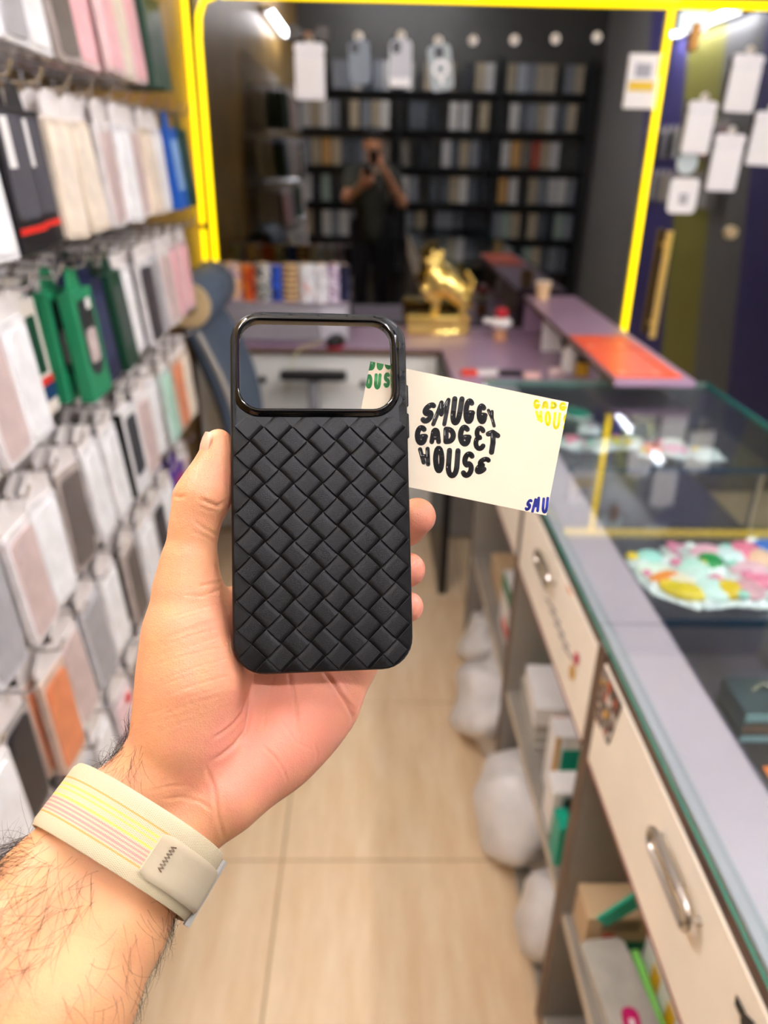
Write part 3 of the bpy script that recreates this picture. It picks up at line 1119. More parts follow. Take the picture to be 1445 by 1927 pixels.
SMALL = [(882, 706, '#d8442c', 'small red box on the desk return', (.06, .03, .02)), (915, 703, '#e4e0dc', 'folded white paper on the desk return', (.09, .05, .006)),
         (960, 706, '#181618', 'black card wallet on the desk return', (.09, .05, .014)), (1000, 712, '#e0b8b0', 'pale pink packet on the desk return', (.06, .04, .02)),
         (1045, 708, '#e8cfc8', 'rosy packet by the raised shelf', (.05, .03, .03))]
for (u, v, c, lab, (a, b, d)) in SMALL:
    p = onZ(u, v, ZD)
    t = MB().box(-a / 2, a / 2, -b / 2, b / 2, 0, d, .003)
    if 'paper' in lab:
        t.box(-a / 2 + .01, a / 2 + .015, -b / 2 + .01, b / 2 + .01, d, d + .002)
    else:
        t.box(-a * .35, a * .35, -b * .35, b * .35, d, d + .002)
    tag(t.build('desk_packet', mat('packet_' + c[1:], c, .35), None, (p[0], max(p[1], 2.56), ZD), (0, 0, random.uniform(-.4, .4))), lab, 'packet')
p = onZ(921, 722, ZD)
tag(MB().lathe([(.014, 0), (.022, 0), (.022, .018), (.014, .018), (.014, 0)], 18).build('tape_ring', mat('gold_tape', '#c8b98a', .25, .4), None, (p[0], 2.548, ZD), smooth=True),
    'small golden tape ring on the desk return', 'tape')


def lathe_thing(name, label, cat, loc, parts):
    t = thing(name, label, cat, loc)
    for nm, prof, m in parts:
        MB().lathe(prof, 18).build(nm, m, t, smooth=True)
    return t


p = onZ(1074, 700, ZD)
lathe_thing('white_bottle', 'white squeeze bottle under the raised shelf', 'bottle', (p[0] - .01, p[1], ZD),
            [('bottle', [(.0, 0), (.028, 0), (.03, .01), (.03, .075), (.018, .095), (.012, .1)], WHITE), ('cap', [(.013, .1), (.013, .122), (.008, .13), (0, .13)], WHITE)])
p = onZ(1098, 708, ZD)
lathe_thing('yellow_jar', 'yellow lidded jar under the raised shelf beside the bottle', 'jar', (p[0], p[1] + .02, ZD),
            [('jar', [(.0, 0), (.026, 0), (.026, .05), (.0, .05)], mat('yellow_jar', '#c79a22', .3)), ('lid', [(.027, .05), (.027, .062), (0, .062)], BLACKP)])
p = onZ(1050, 672, ZD)
t = thing('wire_coil', 'black coil of cable with a red tag under the raised shelf', 'cable coil', (p[0] + .07, p[1] + .03, ZD))
mb = MB()
for k in range(5):
    mb.tube([(.052 * cos(a) * (1 - .04 * k), .012 * k - .02, .062 + .052 * sin(a) * (1 - .03 * k)) for a in np.linspace(0, 2 * pi, 25)[:-1]], .009, 6, closed=True)
mb.build('coil', mat('dark_cable', '#2b2627', .5), t, smooth=True)
MB().box(-.02, .02, -.040, -.032, .09, .115, .002).build('red_tag', REDP, t)
MB().tube([(.0, .05, .062), (.0, -.03, .062)], .036, 14).build('core_drum', mat('grey_drum', '#8f8784', .5), t, smooth=True)
p = onZ(940, 640, ZD)
t = thing('toy_figure', 'small red and white standing toy on the desk return', 'toy', (p[0], min(p[1], 3.3), ZD))
MB().lathe([(0, 0), (.03, 0), (.028, .03), (.018, .05), (.0, .052)], 14).build('toy_base', mat('tan_plastic', '#c08a66', .4), t, smooth=True)
MB().lathe([(.0, .05), (.034, .055), (.05, .075), (.034, .095), (0, .1)], 16).build('toy_body', WHITE, t, smooth=True)
MB().lathe([(.0, .098), (.026, .1), (.03, .12), (.018, .138), (0, .142)], 14).build('toy_head', mat('crimson_toy', '#b01828', .35), t, smooth=True)
MB().tube([(-.075, 0, .085), (-.03, 0, .075)], [.012, .010], 8).build('toy_arm', WHITE, t, smooth=True)

# ---- gold figurine
GOLD = mat('polished_gold', '#ffdd80', .2, .85, var=.05)
p = onZ(825, 632, ZD)
t = thing('gold_figurine', 'shiny gold animal figurine on a fluted oval base on the desk', 'figurine', (p[0], 3.37, ZD + .0005))
mb = MB()
n = 48
ring = []
for (rx, ry, z, fl_) in ((.140, .06, 0, 0), (.142, .062, .01, .02), (.136, .058, .025, .05), (.136, .058, .06, .05), (.142, .062, .075, .02), (.13, .055, .085, 0)):
    ring.append([(rx * cos(2 * pi * k / n) * (1 + (fl_ if k % 2 else -fl_)), ry * sin(2 * pi * k / n) * (1 + (fl_ if k % 2 else -fl_)), z) for k in range(n)])
vs = [q for r_ in ring for q in r_]
fs = [(i * n + k, i * n + (k + 1) % n, (i + 1) * n + (k + 1) % n, (i + 1) * n + k) for i in range(len(ring) - 1) for k in range(n)]
fs += [tuple(range(n))[::-1], tuple((len(ring) - 1) * n + k for k in range(n))]
mb.add(vs, fs).build('fluted_base', GOLD, t)
MB().box(-.145, -.02, -.066, .0, .0, .088, .01).build('plaque', GOLD, t)
g = SDF((-.12, -.09, .07), (.16, .09, .42), .006)
D = g.new()
g.chain(D, [((-.02, 0, .08), .018), ((-.01, 0, .16), .022)], .02)
g.chain(D, [((.115, 0, .13), .035), ((.08, 0, .18), .048), ((.02, 0, .225), .046), ((-.03, 0, .25), .034), ((-.025, -.005, .30), .026)], .02)
g.ell(D, (.02, 0, .20), (.085, .045, .04), .02)
g.chain(D, [((-.03, 0, .245), .022), ((-.065, -.01, .19), .018), ((-.045, -.012, .155), .015)], .012)
g.chain(D, [((-.025, 0, .30), .026), ((-.055, -.01, .31), .018)], .01)
g.chain(D, [((-.01, .0, .315), .018), ((.0, 0, .345), .014)], .008)
g.chain(D, [((-.03, .0, .32), .014), ((-.036, 0, .35), .010)], .008)
g.chain(D, [((.11, -.03, .15), .02), ((.10, -.035, .085), .014)], .015)
g.chain(D, [((.13, .02, .15), .014), ((.15, .02, .22), .008), ((.12, .02, .26), .01)], .01)
v_, q_ = g.mesh(D)
put('animal', np_mesh('animal', v_, q_, GOLD), t)

# ---- office chair, seen from the side, facing the counter
BLUEG = mat('blue_grey_upholstery', '#4d5c6e', .55, var=.1, bump=.2)
ch = thing('office_chair', 'blue-grey office chair with black armrests before the desk', 'chair', (-.272, 2.68, 0))
bz = np.linspace(0, 1, 9)


def back_pt(s, off=0.):
    x = -.19 - .09 * s - .03 * s * s + .035 * sin(pi * s)
    return x - off, .50 + .55 * s


for (nm, off, th, wv, m_) in (('backrest', 0., .045, .25, BLUEG), ('back_shell', .0455, .014, .255, BLACKP)):
    mb = MB()
    vs, fs = [], []
    m2 = 7
    for i, s in enumerate(bz):
        x, z = back_pt(s, off)
        ww = wv * (1 - .12 * max(0, s - .7) / .3)
        for j in range(m2):
            y = -ww + 2 * ww * j / (m2 - 1)
            cv = .03 * (y / wv) ** 2
            vs.append((x + cv, y, z))
            vs.append((x + cv - th, y, z))
    for i in range(len(bz) - 1):
        for j in range(m2 - 1):
            a = (i * m2 + j) * 2
            b_ = a + 2 * m2
            fs += [(a, a + 2, b_ + 2, b_), (a + 1, b_ + 1, b_ + 3, a + 3)]
    for i in range(len(bz) - 1):
        for j in (0, m2 - 1):
            a = (i * m2 + j) * 2
            b_ = a + 2 * m2
            fs.append((a, b_, b_ + 1, a + 1) if j == 0 else (a, a + 1, b_ + 1, b_))
    for i in (0, len(bz) - 1):
        for j in range(m2 - 1):
            a = (i * m2 + j) * 2
            fs.append((a, a + 1, a + 3, a + 2) if i == 0 else (a, a + 2, a + 3, a + 1))
    mb.add(vs, fs).build(nm, m_, ch, smooth=True)
MB().tube([(back_pt(s)[0] + .026, -.257, back_pt(s)[1]) for s in bz], .010, 8).build('back_piping', mat('silver_grey_piping', '#a8a39c', .4), ch, smooth=True)
MB().box(-.23, .24, -.24, .24, .44, .51, .02).build('seat', BLUEG, ch)
MB().box(-.21, .20, -.2, .2, .415, .44, .01).build('seat_pan', BLACKP, ch)
for s in (-1, 1):
    ar = MB().prism([(x, y) for x, y in rrect(.27, .07, .03, 5)], 0, .028).build('armrest', BLACKP, ch, (.045, s * .27, .755))
    MB().tube([(.0, 0, .0), (.0, 0, -.2), (.0, -s * .02, -.3), (.0, -s * .11, -.325)], .024, 10).build('arm_post', mat('grey_post', '#8d8b8c', .4), ar, (0, 0, 0), smooth=True)
MB().tube([(0, 0, .09), (0, 0, .415)], .028, 12).build('gas_lift', BLACKP, ch, smooth=True)
for k in range(5):
    a = 2 * pi * k / 5 + .3
    lg = MB().tube([(0, 0, .10), (.15 * cos(a), .15 * sin(a), .085), (.27 * cos(a), .27 * sin(a), .07)], [.028, .022, .016], 8).build('leg', BLACKP, ch, smooth=True)
    MB().lathe([(.0, -.018), (.028, -.018), (.028, .018), (.0, .018)], 12, (0, 0, 0), 0).build('caster', BLACKP, lg, (.27 * cos(a), .27 * sin(a), .028), (0, 0, a + pi / 2), smooth=True)

# cylindrical headrest across the top of the chair back
hx_, hz_ = back_pt(1.0)[0] - .005, back_pt(1.0)[1] + .078
MB().lathe([(.058, -.22), (.078, -.22), (.083, -.212), (.083, .21), (.076, .22), (.058, .22), (.058, -.22)], 28, (hx_, 0, hz_), 1).build('headrest_bolster', BLUEG, ch, smooth=True)
MB().lathe([(.028, -.226), (.070, -.226), (.074, -.220), (.070, -.212), (.034, -.205), (.028, -.226)], 28, (hx_, 0, hz_), 1).build('bolster_end_ring', mat('beige_core_card', '#cdb488', .5), ch, smooth=True)
MB().lathe([(.0, -.200), (.034, -.205), (.034, .215), (.0, .215)], 20, (hx_, 0, hz_), 1).build('bolster_core', mat('brown_core', '#5c4630', .6), ch, smooth=True)

# ================================================================== LEFT WALL: hooks full of phone case packs
HEAD = mat('white_header_card', '#e9e1dc', .4, var=.05)


def sleeve_mat(name, c):
    return mat(name, c, .16, var=.14, scale=30, bump=.25, bscale=40, spec=.7)


STY = {
    'W': ('sleeve', '#efecea', '#f8f6f4', 'clear sleeve pack with a white case'),
    'G': ('sleeve', '#d6d4d6', '#a8a6a8', 'clear sleeve pack with a grey case'),
    'C': ('sleeve', '#e8d8c2', '#efe0cc', 'cream sleeve pack with a beige case'),
    'K': ('sleeve', '#a9a3a0', '#26242a', 'clear sleeve pack with a black case'),
    'P': ('sleeve', '#f0d2ce', '#f4bcc0', 'pink sleeve pack with a pale pink case'),
    'M': ('sleeve', '#cfe0d6', '#b4dcc8', 'clear sleeve pack with a mint case'),
    'O': ('sleeve', '#d8bba8', '#e08a5e', 'clear sleeve pack with an orange case'),
    'T': ('sleeve', '#b7aaa2', '#6a615c', 'smoky sleeve pack with a taupe case'),
    'U': ('sleeve', '#f0e9e6', '#d0bab4', 'clear sleeve pack with a rose beige case'),
    'J': ('sleeve', '#e6e2e0', '#3e3a3e', 'clear sleeve pack with a charcoal case'),
    'Y': ('sleeve', '#d8cf8a', '#e3cc1c', 'clear sleeve pack with a yellow case'),
    'R': ('sleeve', '#e6dada', '#f0cfd0', 'frosted pink pack with red badge'),
    'B': ('carton', '#1f5cb8', '#8fb4e0', 'bright blue case carton'),
    'E': ('carton', '#143c2a', '#3a4a44', 'dark green case carton'),
    'F': ('window', '#1f7f55', '#22282c', 'green carton with arched dark window'),
    'N': ('carton', '#14183e', '#2a3050', 'navy case carton'),
    'L': ('label', '#1d1a1e', '#4a484c', 'black carton with white label and red stripe'),
    'S': ('frame', '#e4e2e0', '#3c3c40', 'white-framed carton with dark sides'),
    'V': ('carton', '#5d3c92', '#b8384a', 'purple case carton with a red corner'),
    'X': ('foot', '#e4dace', '#16402c', 'cream carton with red and navy foot'),
}
PW, PH = .09, .214
_pk = {}


def pack_parts(st):
    """list of (part name, mesh) with the hang hole at the origin, front towards +x"""
    if st in _pk:
        return _pk[st]
    kind, c1, c2, _ = STY[st]
    out = []
    m1 = sleeve_mat('pack_' + st + '_body', c1) if kind == 'sleeve' else mat('pack_' + st + '_body', c1, .35)
    m2 = mat('pack_' + st + '_case', c2, .35, var=.12, scale=25)
    to = lambda p: (p[2], p[0], p[1])
    if kind == 'sleeve':
        T = .012
        mb = MB().prism(rrect(PW, PH - .03, .006, 3, 0, -.03 - (PH - .03) / 2), -T / 2, T / 2).xf(to)
        out.append(('sleeve', mb.mesh('sleeve', m1)))
        mb = MB().prism([(-PW / 2 + .002, -.034), (-PW / 2 + .002, -.004), (-.014, .012), (.014, .012), (PW / 2 - .002, -.004), (PW / 2 - .002, -.034)],
                        -.0025, .0025).xf(to)
        out.append(('header_card', mb.mesh('header_card', HEAD)))
        mb = MB().prism(rrect(.074, .162, .012, 4, 0, -.124), T / 2, T / 2 + .003).xf(to)
        k = len(mb.v)
        mb.prism(rrect(.03, .034, .008, 3, -.016, -.064), T / 2 + .003, T / 2 + .005).xf(to, k)
        out.append(('phone_case', mb.mesh('phone_case', m2)))
        if st == 'R':
            mb = MB().prism([(.012 * cos(a) + .01, .012 * sin(a) - .056) for a in np.linspace(0, 2 * pi, 11)[:-1]], T / 2 + .005, T / 2 + .007).xf(to)
            out.append(('red_badge', mb.mesh('red_badge', REDP)))
    else:
        T = .026
        out.append(('carton', MB().box(-T / 2, T / 2, -PW / 2, PW / 2, -PH, -.024, .0015).mesh('carton', [m1])))
        tab = MB().prism([(-.03, -.024), (-.02, .006), (-.01, .014), (.01, .014), (.02, .006), (.03, -.024)], -.0012, .0012).xf(to)
        out.append(('hang_tab', tab.mesh('hang_tab', m1 if kind != 'frame' else HEAD)))
        X = T / 2
        if kind == 'window':
            poly = [(-.03, -.04), (-.03, -.15), (-.018, -.168), (.0, -.175), (.018, -.168), (.03, -.15), (.03, -.04)]
            out.append(('window', MB().prism(poly, X, X + .001).xf(to).mesh('window', m2)))
            out.append(('pictured_case', MB().prism(rrect(.042, .06, .01, 3, 0, -.12), X + .001, X + .0018).xf(to).mesh('pictured_case', mat('pale_print', '#b9a9a4', .4, var=.3, scale=40))))
            out.append(('price_tag', MB().box(X + .001, X + .002, .004, .022, -.058, -.040).mesh('price_tag', WHITE)))
        elif kind == 'label':
            out.append(('clear_front', MB().prism(rrect(.074, .135, .01, 3, 0, -.10), X, X + .001).xf(to).mesh('clear_front', mat('smoky_clear', '#57555a', .15, spec=.8))))
            out.append(('white_label', MB().box(X + .001, X + .0018, -.03, -.008, -.10, -.035).mesh('white_label', WHITE)))
            out.append(('red_stripe', MB().box(X, X + .001, -PW / 2, PW / 2, -.187, -.178).mesh('red_stripe', REDP)))
        elif kind == 'frame':
            out.append(('black_side', MB().box(-X + .001, X - .001, -PW / 2 - .0008, -PW / 2, -PH + .002, -.026).mesh('black_side', BLACKP)))
            out.append(('case_picture', MB().prism(rrect(.062, .13, .01, 3, 0, -.107), X, X + .001).xf(to).mesh('case_picture', m2)))
        elif kind == 'foot':
            out.append(('red_band', MB().box(-X - .0006, X + .0006, -PW / 2 - .0006, PW / 2 + .0006, -.165, -.152).mesh('red_band', REDP)))
            out.append(('navy_foot', MB().box(-X - .0006, X + .0006, -PW / 2 - .0006, PW / 2 + .0006, -.1905, -.165).mesh('navy_foot', mat('navy_print', '#16355e', .4))))
            out.append(('dark_panel', MB().box(X, X + .001, -.03, .03, -.145, -.05).mesh('dark_panel', m2)))
        else:
            out.append(('front_print', MB().prism(rrect(.066, .12, .008, 3, 0, -.11), X, X + .001).xf(to).mesh('front_print', m2)))
    _pk[st] = (out, T)
    return _pk[st]


def hang_pack(st, loc, rot, label, group, name='case_pack'):
    parts, T = pack_parts(st)
    t = thing(name, label, 'case pack', loc, rot, group)
    for nm, me in parts:
        put(nm, me, t)
    return t


hook_me = MB().tube([(XL, 0, 0), (XL + .235, 0, .0), (XL + .25, 0, .004), (XL + .258, 0, .022)], .0028, 6).mesh('hook_wire', CHROME)
plate_me = MB().box(XL, XL + .006, -.014, .014, -.03, .02, .002).mesh('hook_plate', CHROME)
ROWS = [('top', 1.935, 1.24, 'GWTPPCPEE'), ('second', 1.665, 1.06, 'WLLCCUWUCWBE'), ('third', 1.395, .90, 'WUWXFNEWJGUPP'),
        ('fourth', 1.125, .76, 'WGUWTWWSUWMOC'), ('fifth', .855, .66, 'EWKOUGWTWJWVU'), ('lowest', .60, .60, 'WUPJGWRTYWUCW')]
EXTRA = {c: [] for c in 'WGCU'}
for (rn, rz, y0, seq) in ROWS:
    for k, st in enumerate(seq):
        y = y0 + .108 * k + random.uniform(-.006, .006)
        if y > 2.27:
            continue
        h = thing('display_hook', 'chrome wire hook in the %s hook row of the gold wall' % rn, 'hook', (0, y, rz), group='hooks on the gold wall')
        put('hook_wire', hook_me, h)
        put('hook_plate', plate_me, h)
        parts, T = pack_parts(st)
        n = random.choice((4, 4, 5)) if T < .02 else random.choice((2, 3))
        x = XL + .225 - (random.uniform(0, .02) if st not in 'XF' else .055 if st == 'X' else 0)
        back = st if T < .02 else random.choice('WCE')
        lean = -.075 + random.uniform(-.025, .02)
        for q in range(n):
            s2 = st if (q == 0 or random.random() < .5) else random.choice('WGCWTUJK') if T < .02 else back
            if q > 0 and T > .02:
                s2 = st if q == 1 else back
            hang_pack(s2, (x, y + random.uniform(-.006, .006), rz - .0125), (random.uniform(-.06, .06), lean, random.uniform(-.05, .05)),
                      '%s %s on a %s-row hook, gold wall' % (STY[s2][3], 'farther back' if q else 'foremost', rn), 'case packs in the %s hook row of the gold wall' % rn)
            x -= (T if s2 == st else .02) + random.uniform(.010, .015)
        # the rest of the stack, pressed flat against the wall
        while x > XL + .05:
            EXTRA[random.choice('WGCWU')].append((x, y + random.uniform(-.005, .005), rz - .0125, lean, random.uniform(-.05, .05)))
            x -= random.uniform(.019, .025)

mb, mlist = MB(), []
for c, lst in EXTRA.items():
    parts, T = pack_parts(c)
    for nm, me in parts[:2]:
        mb.k = len(mlist)
        mlist.append(me.materials[0])
        for (x, y, z, ry, rx) in lst:
            Mx = Matrix.Translation((x, y, z)) @ Matrix.Rotation(ry, 4, 'Y') @ Matrix.Rotation(rx, 4, 'X')
            mb.add([Mx @ v.co for v in me.vertices], [tuple(p.vertices) for p in me.polygons])
tag(mb.build('packed_sleeves', mlist), 'white and cream sleeve packs crammed at the wall end of the hooks', 'case packs', kind='stuff')

# wire grid behind the hooks
mb = MB()
for k in range(22):
    y = .45 + .085 * k
    mb.box(XL + .004, XL + .009, y - .0022, y + .0022, .30, 2.1)
for k in range(13):
    z = .35 + .14 * k
    mb.box(XL, XL + .004, .44, 2.28, z - .0022, z + .0022)
t = thing('grid_wall', 'white wire grid panel on the gold wall behind the packs', 'grid panel', (0, 0, 0))
tag(mb.build('grid_wires', mat('white_wire', '#d9d9dc', .35, .4), t), kind='stuff')

# ================================================================== things stuck to and hung on the shop glass
HOOKW = mat('pearl_suction_cup', '#e8e4de', .2, spec=.8)
WPANEL = mat('white_blank_pack', '#ffffff', .35, var=.02)


def suction(u, v, label):
    p = onY(u, v, YF)
    t = thing('suction_hook', label, 'hook', (p[0], YF, p[2]), group='suction hooks on the shop glass')
    MB().lathe([(.0, -.012), (.006, -.012), (.008, -.006), (.019, -.001), (.019, 0)], 14, (0, 0, 0), 1).build('cup', HOOKW, t, smooth=True)
    MB().tube([(0, -.010, .0), (0, -.022, -.004), (0, -.024, .010)], .003, 6).build('peg', CHROME, t, smooth=True)
    return p


def glass_pack(u0, v0, u1, v1, label, body, tilt=0., kind='pouch', hook=True):
    Yp = YF - .022
    pc = onY((u0 + u1) / 2, v0, Yp)
    w = onY(u1, (v0 + v1) / 2, Yp)[0] - onY(u0, (v0 + v1) / 2, Yp)[0]
    hh = onY((u0 + u1) / 2, v0, Yp)[2] - onY((u0 + u1) / 2, v1, Yp)[2]
    t = thing('hanging_pack', label, 'case pack', (pc[0], Yp, pc[2]), (0, tilt, 0), 'packs hung on the shop glass')
    to = lambda p: (p[0], -p[2], p[1])
    if kind == 'pouch':
        MB().prism(rrect(w * .96, hh * .82, .012, 4, 0, -hh * .59), -.006, .006).xf(to).build('pouch', body, t)
        MB().prism(rrect(w, hh * .2, .018, 4, 0, -hh * .1), -.004, .004).xf(to).build('header', body, t)
        MB().prism(rrect(w * .74, hh * .62, .012, 4, 0, -hh * .6), .006, .0085).xf(to).build('inner_case', WPANEL, t)
    else:
        MB().prism(rrect(w, hh, .022, 5, 0, -hh / 2), -.005, .005).xf(to).build('phone_case', body, t)
        if kind == 'ring':
            n = 20
            r0, r1 = w * .22, w * .36
            vs = [(r * cos(2 * pi * k / n), -hh * .52 + r * sin(2 * pi * k / n), z) for z in (.005, .007) for r in (r0, r1) for k in range(n)]
            fs = []
            for k in range(n):
                k2 = (k + 1) % n
                fs += [(2 * n + k, 2 * n + k2, 3 * n + k2, 3 * n + k)[::-1], (k, n + k, n + k2, k2)[::-1], (n + k, 3 * n + k, 3 * n + k2, n + k2)[::-1], (k, k2, 2 * n + k2, 2 * n + k)[::-1]]
            MB().add([to(np.array(q)) for q in vs], fs).build('magnet_ring', WPANEL, t)
            MB().box(-.008, .008, -.007, -.005, -hh * .86, -hh * .68).build('magnet_bar', WPANEL, t)
        MB().prism(rrect(w * .42, hh * .26, .016, 4, -w * .2 if kind != 'ring' else 0, -hh * .17), .005, .009).xf(to).build('camera_ring', mat('dark_lens_ring', '#3a3c40', .3), t)
        if kind == 'band':
            MB().box(-w * .46, w * .46, -.008, -.005, -hh * .97, -hh * .8).build('foot_band', WPANEL, t)
    if hook:
        q = proj_px((pc[0], Yp, pc[2] + .012))
        suction(q[0], q[1], 'pearl suction hook holding the ' + label.split(' hung')[0])
    return t


def proj_px(p):
    q = RC.T @ (np.array(p) - CC)
    return W / 2 + F * q[0] / -q[2], H / 2 - F * q[1] / -q[2]


MILKY = mat('milky_white_pouch', '#fafaff', .25, var=.02)
SLATE = mat('slate_grey_case', '#7c8894', .35)
PALES = mat('pale_silver_case', '#c9ccd4', .3)
FROST = mat('frosted_clear_case', '#aab6ba', .25)
glass_pack(553, 80, 611, 188, 'wide white pouch under a dark bow hung on the fixed glass', MILKY)
p = onY(580, 66, YF - .02)
t = thing('ribbon_bow', 'dark sheer ribbon bow above the wide white pouch on the glass', 'bow', (p[0], YF - .03, p[2]))
for s in (-1, 1):
    MB().prism([(0, 0), (s * .05, .035), (s * .085, .03), (s * .085, -.02), (s * .05, -.018)][::s], -.004, .004).xf(lambda q: (q[0], q[2], q[1])).build('loop', mat('sheer_ribbon', '#55524f', .5), t)
MB().lathe([(0, -.012), (.014, -.008), (.014, .008), (0, .012)], 10).build('knot', mat('copper_knot', '#a97d62', .4), t, smooth=True)
glass_pack(655, 76, 694, 158, 'slate grey phone case hung on the fixed glass', SLATE, -.08, 'case')
glass_pack(734, 74, 775, 165, 'pale silver phone case hung on the fixed glass', PALES, .0, 'band')
glass_pack(803, 84, 846, 172, 'frosted clear phone case with white magnet ring hung on the fixed glass', FROST, -.16, 'ring')
for (u, v) in ((890, 76), (968, 75), (1045, 73), (1123, 70)):
    suction(u, v, 'empty pearl suction hook in the row on the fixed glass')
glass_pack(1298, 190, 1352, 290, 'white pouch pack hung on the glass door next to the led strip', MILKY, .03)
glass_pack(1382, 102, 1440, 212, 'white pouch pack hung on the glass door highest of all', MILKY, .03)
glass_pack(1348, 252, 1405, 360, 'white pouch pack hung on the glass door just above the lock', MILKY, .02)
glass_pack(1424, 210, 1482, 312, 'white pouch pack hung on the glass door farthest from the led strip', MILKY, .03)
a0, a1 = onY(1186, 100, YF - .01), onY(1232, 205, YF - .01)
t = thing('price_carton', 'white carton with a yellow band stuck on the glass beside the led strip', 'carton', (a0[0], YF - .013, a1[2]))
cw, chh = a1[0] - a0[0] + .01, a0[2] - a1[2]
MB().box(0, cw, 0, .012, 0, chh, .002).build('carton', WPANEL, t)
MB().box(.01, cw - .03, -.001, 0, chh * .32, chh * .5).build('yellow_band', mat('yellow_label', '#ecc81e', .4), t)
MB().box(cw - .024, cw - .004, -.001, 0, chh * .6, chh * .97).build('yellow_corner', mat('yellow_label', '#ecc81e', .4), t)
MB().box(.03, cw - .05, -.001, 0, chh * .57, chh * .82).build('grey_print', mat('grey_print', '#a5a8b4', .4), t)
p = onY(1293, 307, YF)
tag(MB().lathe([(0, -.002), (.044, -.002), (.046, -.001), (.046, 0)], 26, (0, 0, 0), 1).build('round_sticker', mat('pale_blue_sticker', '#c6d6da', .4), None, (p[0], YF, p[2])),
    'pale blue round sticker on the glass door', 'sticker')
b0, b1 = onY(1264, 335, YF), onY(1306, 402, YF)
t = thing('notice_sticker', 'white rounded notice sticker below the round one on the glass door', 'sticker', ((b0[0] + b1[0]) / 2, YF, (b0[2] + b1[2]) / 2))
MB().prism(rrect(b1[0] - b0[0], b0[2] - b1[2], .022, 5), 0, .002).xf(lambda q: (q[0], -q[2], q[1])).build('sticker_sheet', WPANEL, t)
MB().box(-.018, .022, -.0026, -.002, -.035, .01).build('grey_square', mat('faint_grey_print', '#b3b4ba', .5), t)

# ================================================================== rear of the shop (seen mirrored in the glass)
sh = thing('rear_shelving', 'black wall shelving at the rear of the shop', 'shelving', (XL, YB, 0))
SHZ = [.45, .79, 1.13, 1.47, 1.81, 2.15]
for z in SHZ:
    MB().box(.02, 2.9, .002, .17, z - .018, z).build('shelf', mat('dark_shelf', '#23262a', .5), sh)
for x in (.0, 1.0, 2.0, 2.9):
    MB().box(x, x + .02, .002, .17, .0, 2.45).build('upright', mat('dark_shelf', '#23262a', .5), sh)
RC_ = ['#d8d6d2', '#c9b798', '#5a5f66', '#e6e2da', '#8a8f96', '#b9a98a', '#2b2e33', '#9fb3a4', '#d9a35a', '#7d7468', '#c0c6cc', '#b04a38']
rear_me = {}
for c in RC_:
    b_ = MB().box(-.043, .043, 0, .05, 0, .245, .002)
    b_.k = 1
    b_.box(-.03, .03, .05, .052, .03, .2)
    rear_me[c] = b_.mesh('shelf_pack', [mat('rear_' + c[1:], c, .3), mat('rear_face_' + c[1:], '#%02x%02x%02x' % tuple(min(255, int(int(c[i:i + 2], 16) * .85 + 25)) for i in (1, 3, 5)), .3)])
for zi, z in enumerate(SHZ):
    x = XL + .08
    while x < XL + 2.85:
        if random.random() < .86 and min(abs(x - XL - q) for q in (.01, 1.01, 2.01, 2.91)) > .065:
            c = random.choice(RC_[:7] if random.random() < .75 else RC_)
            o = put('shelf_pack', rear_me[c], None, (x, YB + .08, z), (0, 0, random.uniform(-.1, .1)))
            tag(o, 'boxed phone case standing on the black rear shelving', 'case pack', 'boxed cases on the rear shelving')
        x += random.choice((.094, .098, .11))
for k in range(12):
    y = .4 + .13 * k
    for z in (1.5, 1.8):
        st = random.choice('CGWKP')
        hang_pack(st, (XR - .06, y, z), (0, 0, pi), '%s hanging on the colour block wall' % STY[st][3], 'case packs on the colour block wall')

# ================================================================== PERSON: hand and forearm (one continuous mesh)
def cl(u, v, z):
    return camloc(u, v, z)


def world_of(vc):
    return vc @ RC.T + CC


def to_cam(p):
    return RC.T @ (np.array(p) - CC)


Wc, Fc = cl(240, 1582, .306), cl(60, 1850, .275)
wrist_w, fore_w = P(240, 1582, .306), P(60, 1850, .275)
elbow_w = wrist_w + (fore_w - wrist_w) / np.linalg.norm(fore_w - wrist_w) * .255
ELB = to_cam(elbow_w)
half = Wc + (ELB - Wc) * .62

HS = .00085
g = SDF((-.225, -.235, -.40), (.045, .05, -.185), HS)
palm = g.new()
mm = .001
K = .010
# metacarpals / palm body
meta = [((470, 1150, .352), 11.0, (345, 1440, .322), 14), ((545, 1165, .356), 11.5, (365, 1450, .325), 15),
        ((615, 1195, .358), 11.5, (390, 1465, .326), 15), ((668, 1235, .357), 10.5, (410, 1480, .324), 15)]
for a, ra, b, rb in meta:
    g.cone(palm, cl(*a), cl(*b), ra * mm, rb * mm, K)
g.chain(palm, [(cl(650, 1268, .353), 11.5 * mm), (cl(606, 1322, .349), 15.6 * mm), (cl(562, 1366, .342), 17.0 * mm), (cl(515, 1408, .335), 17.6 * mm), (cl(425, 1492, .319), 17 * mm)], K)
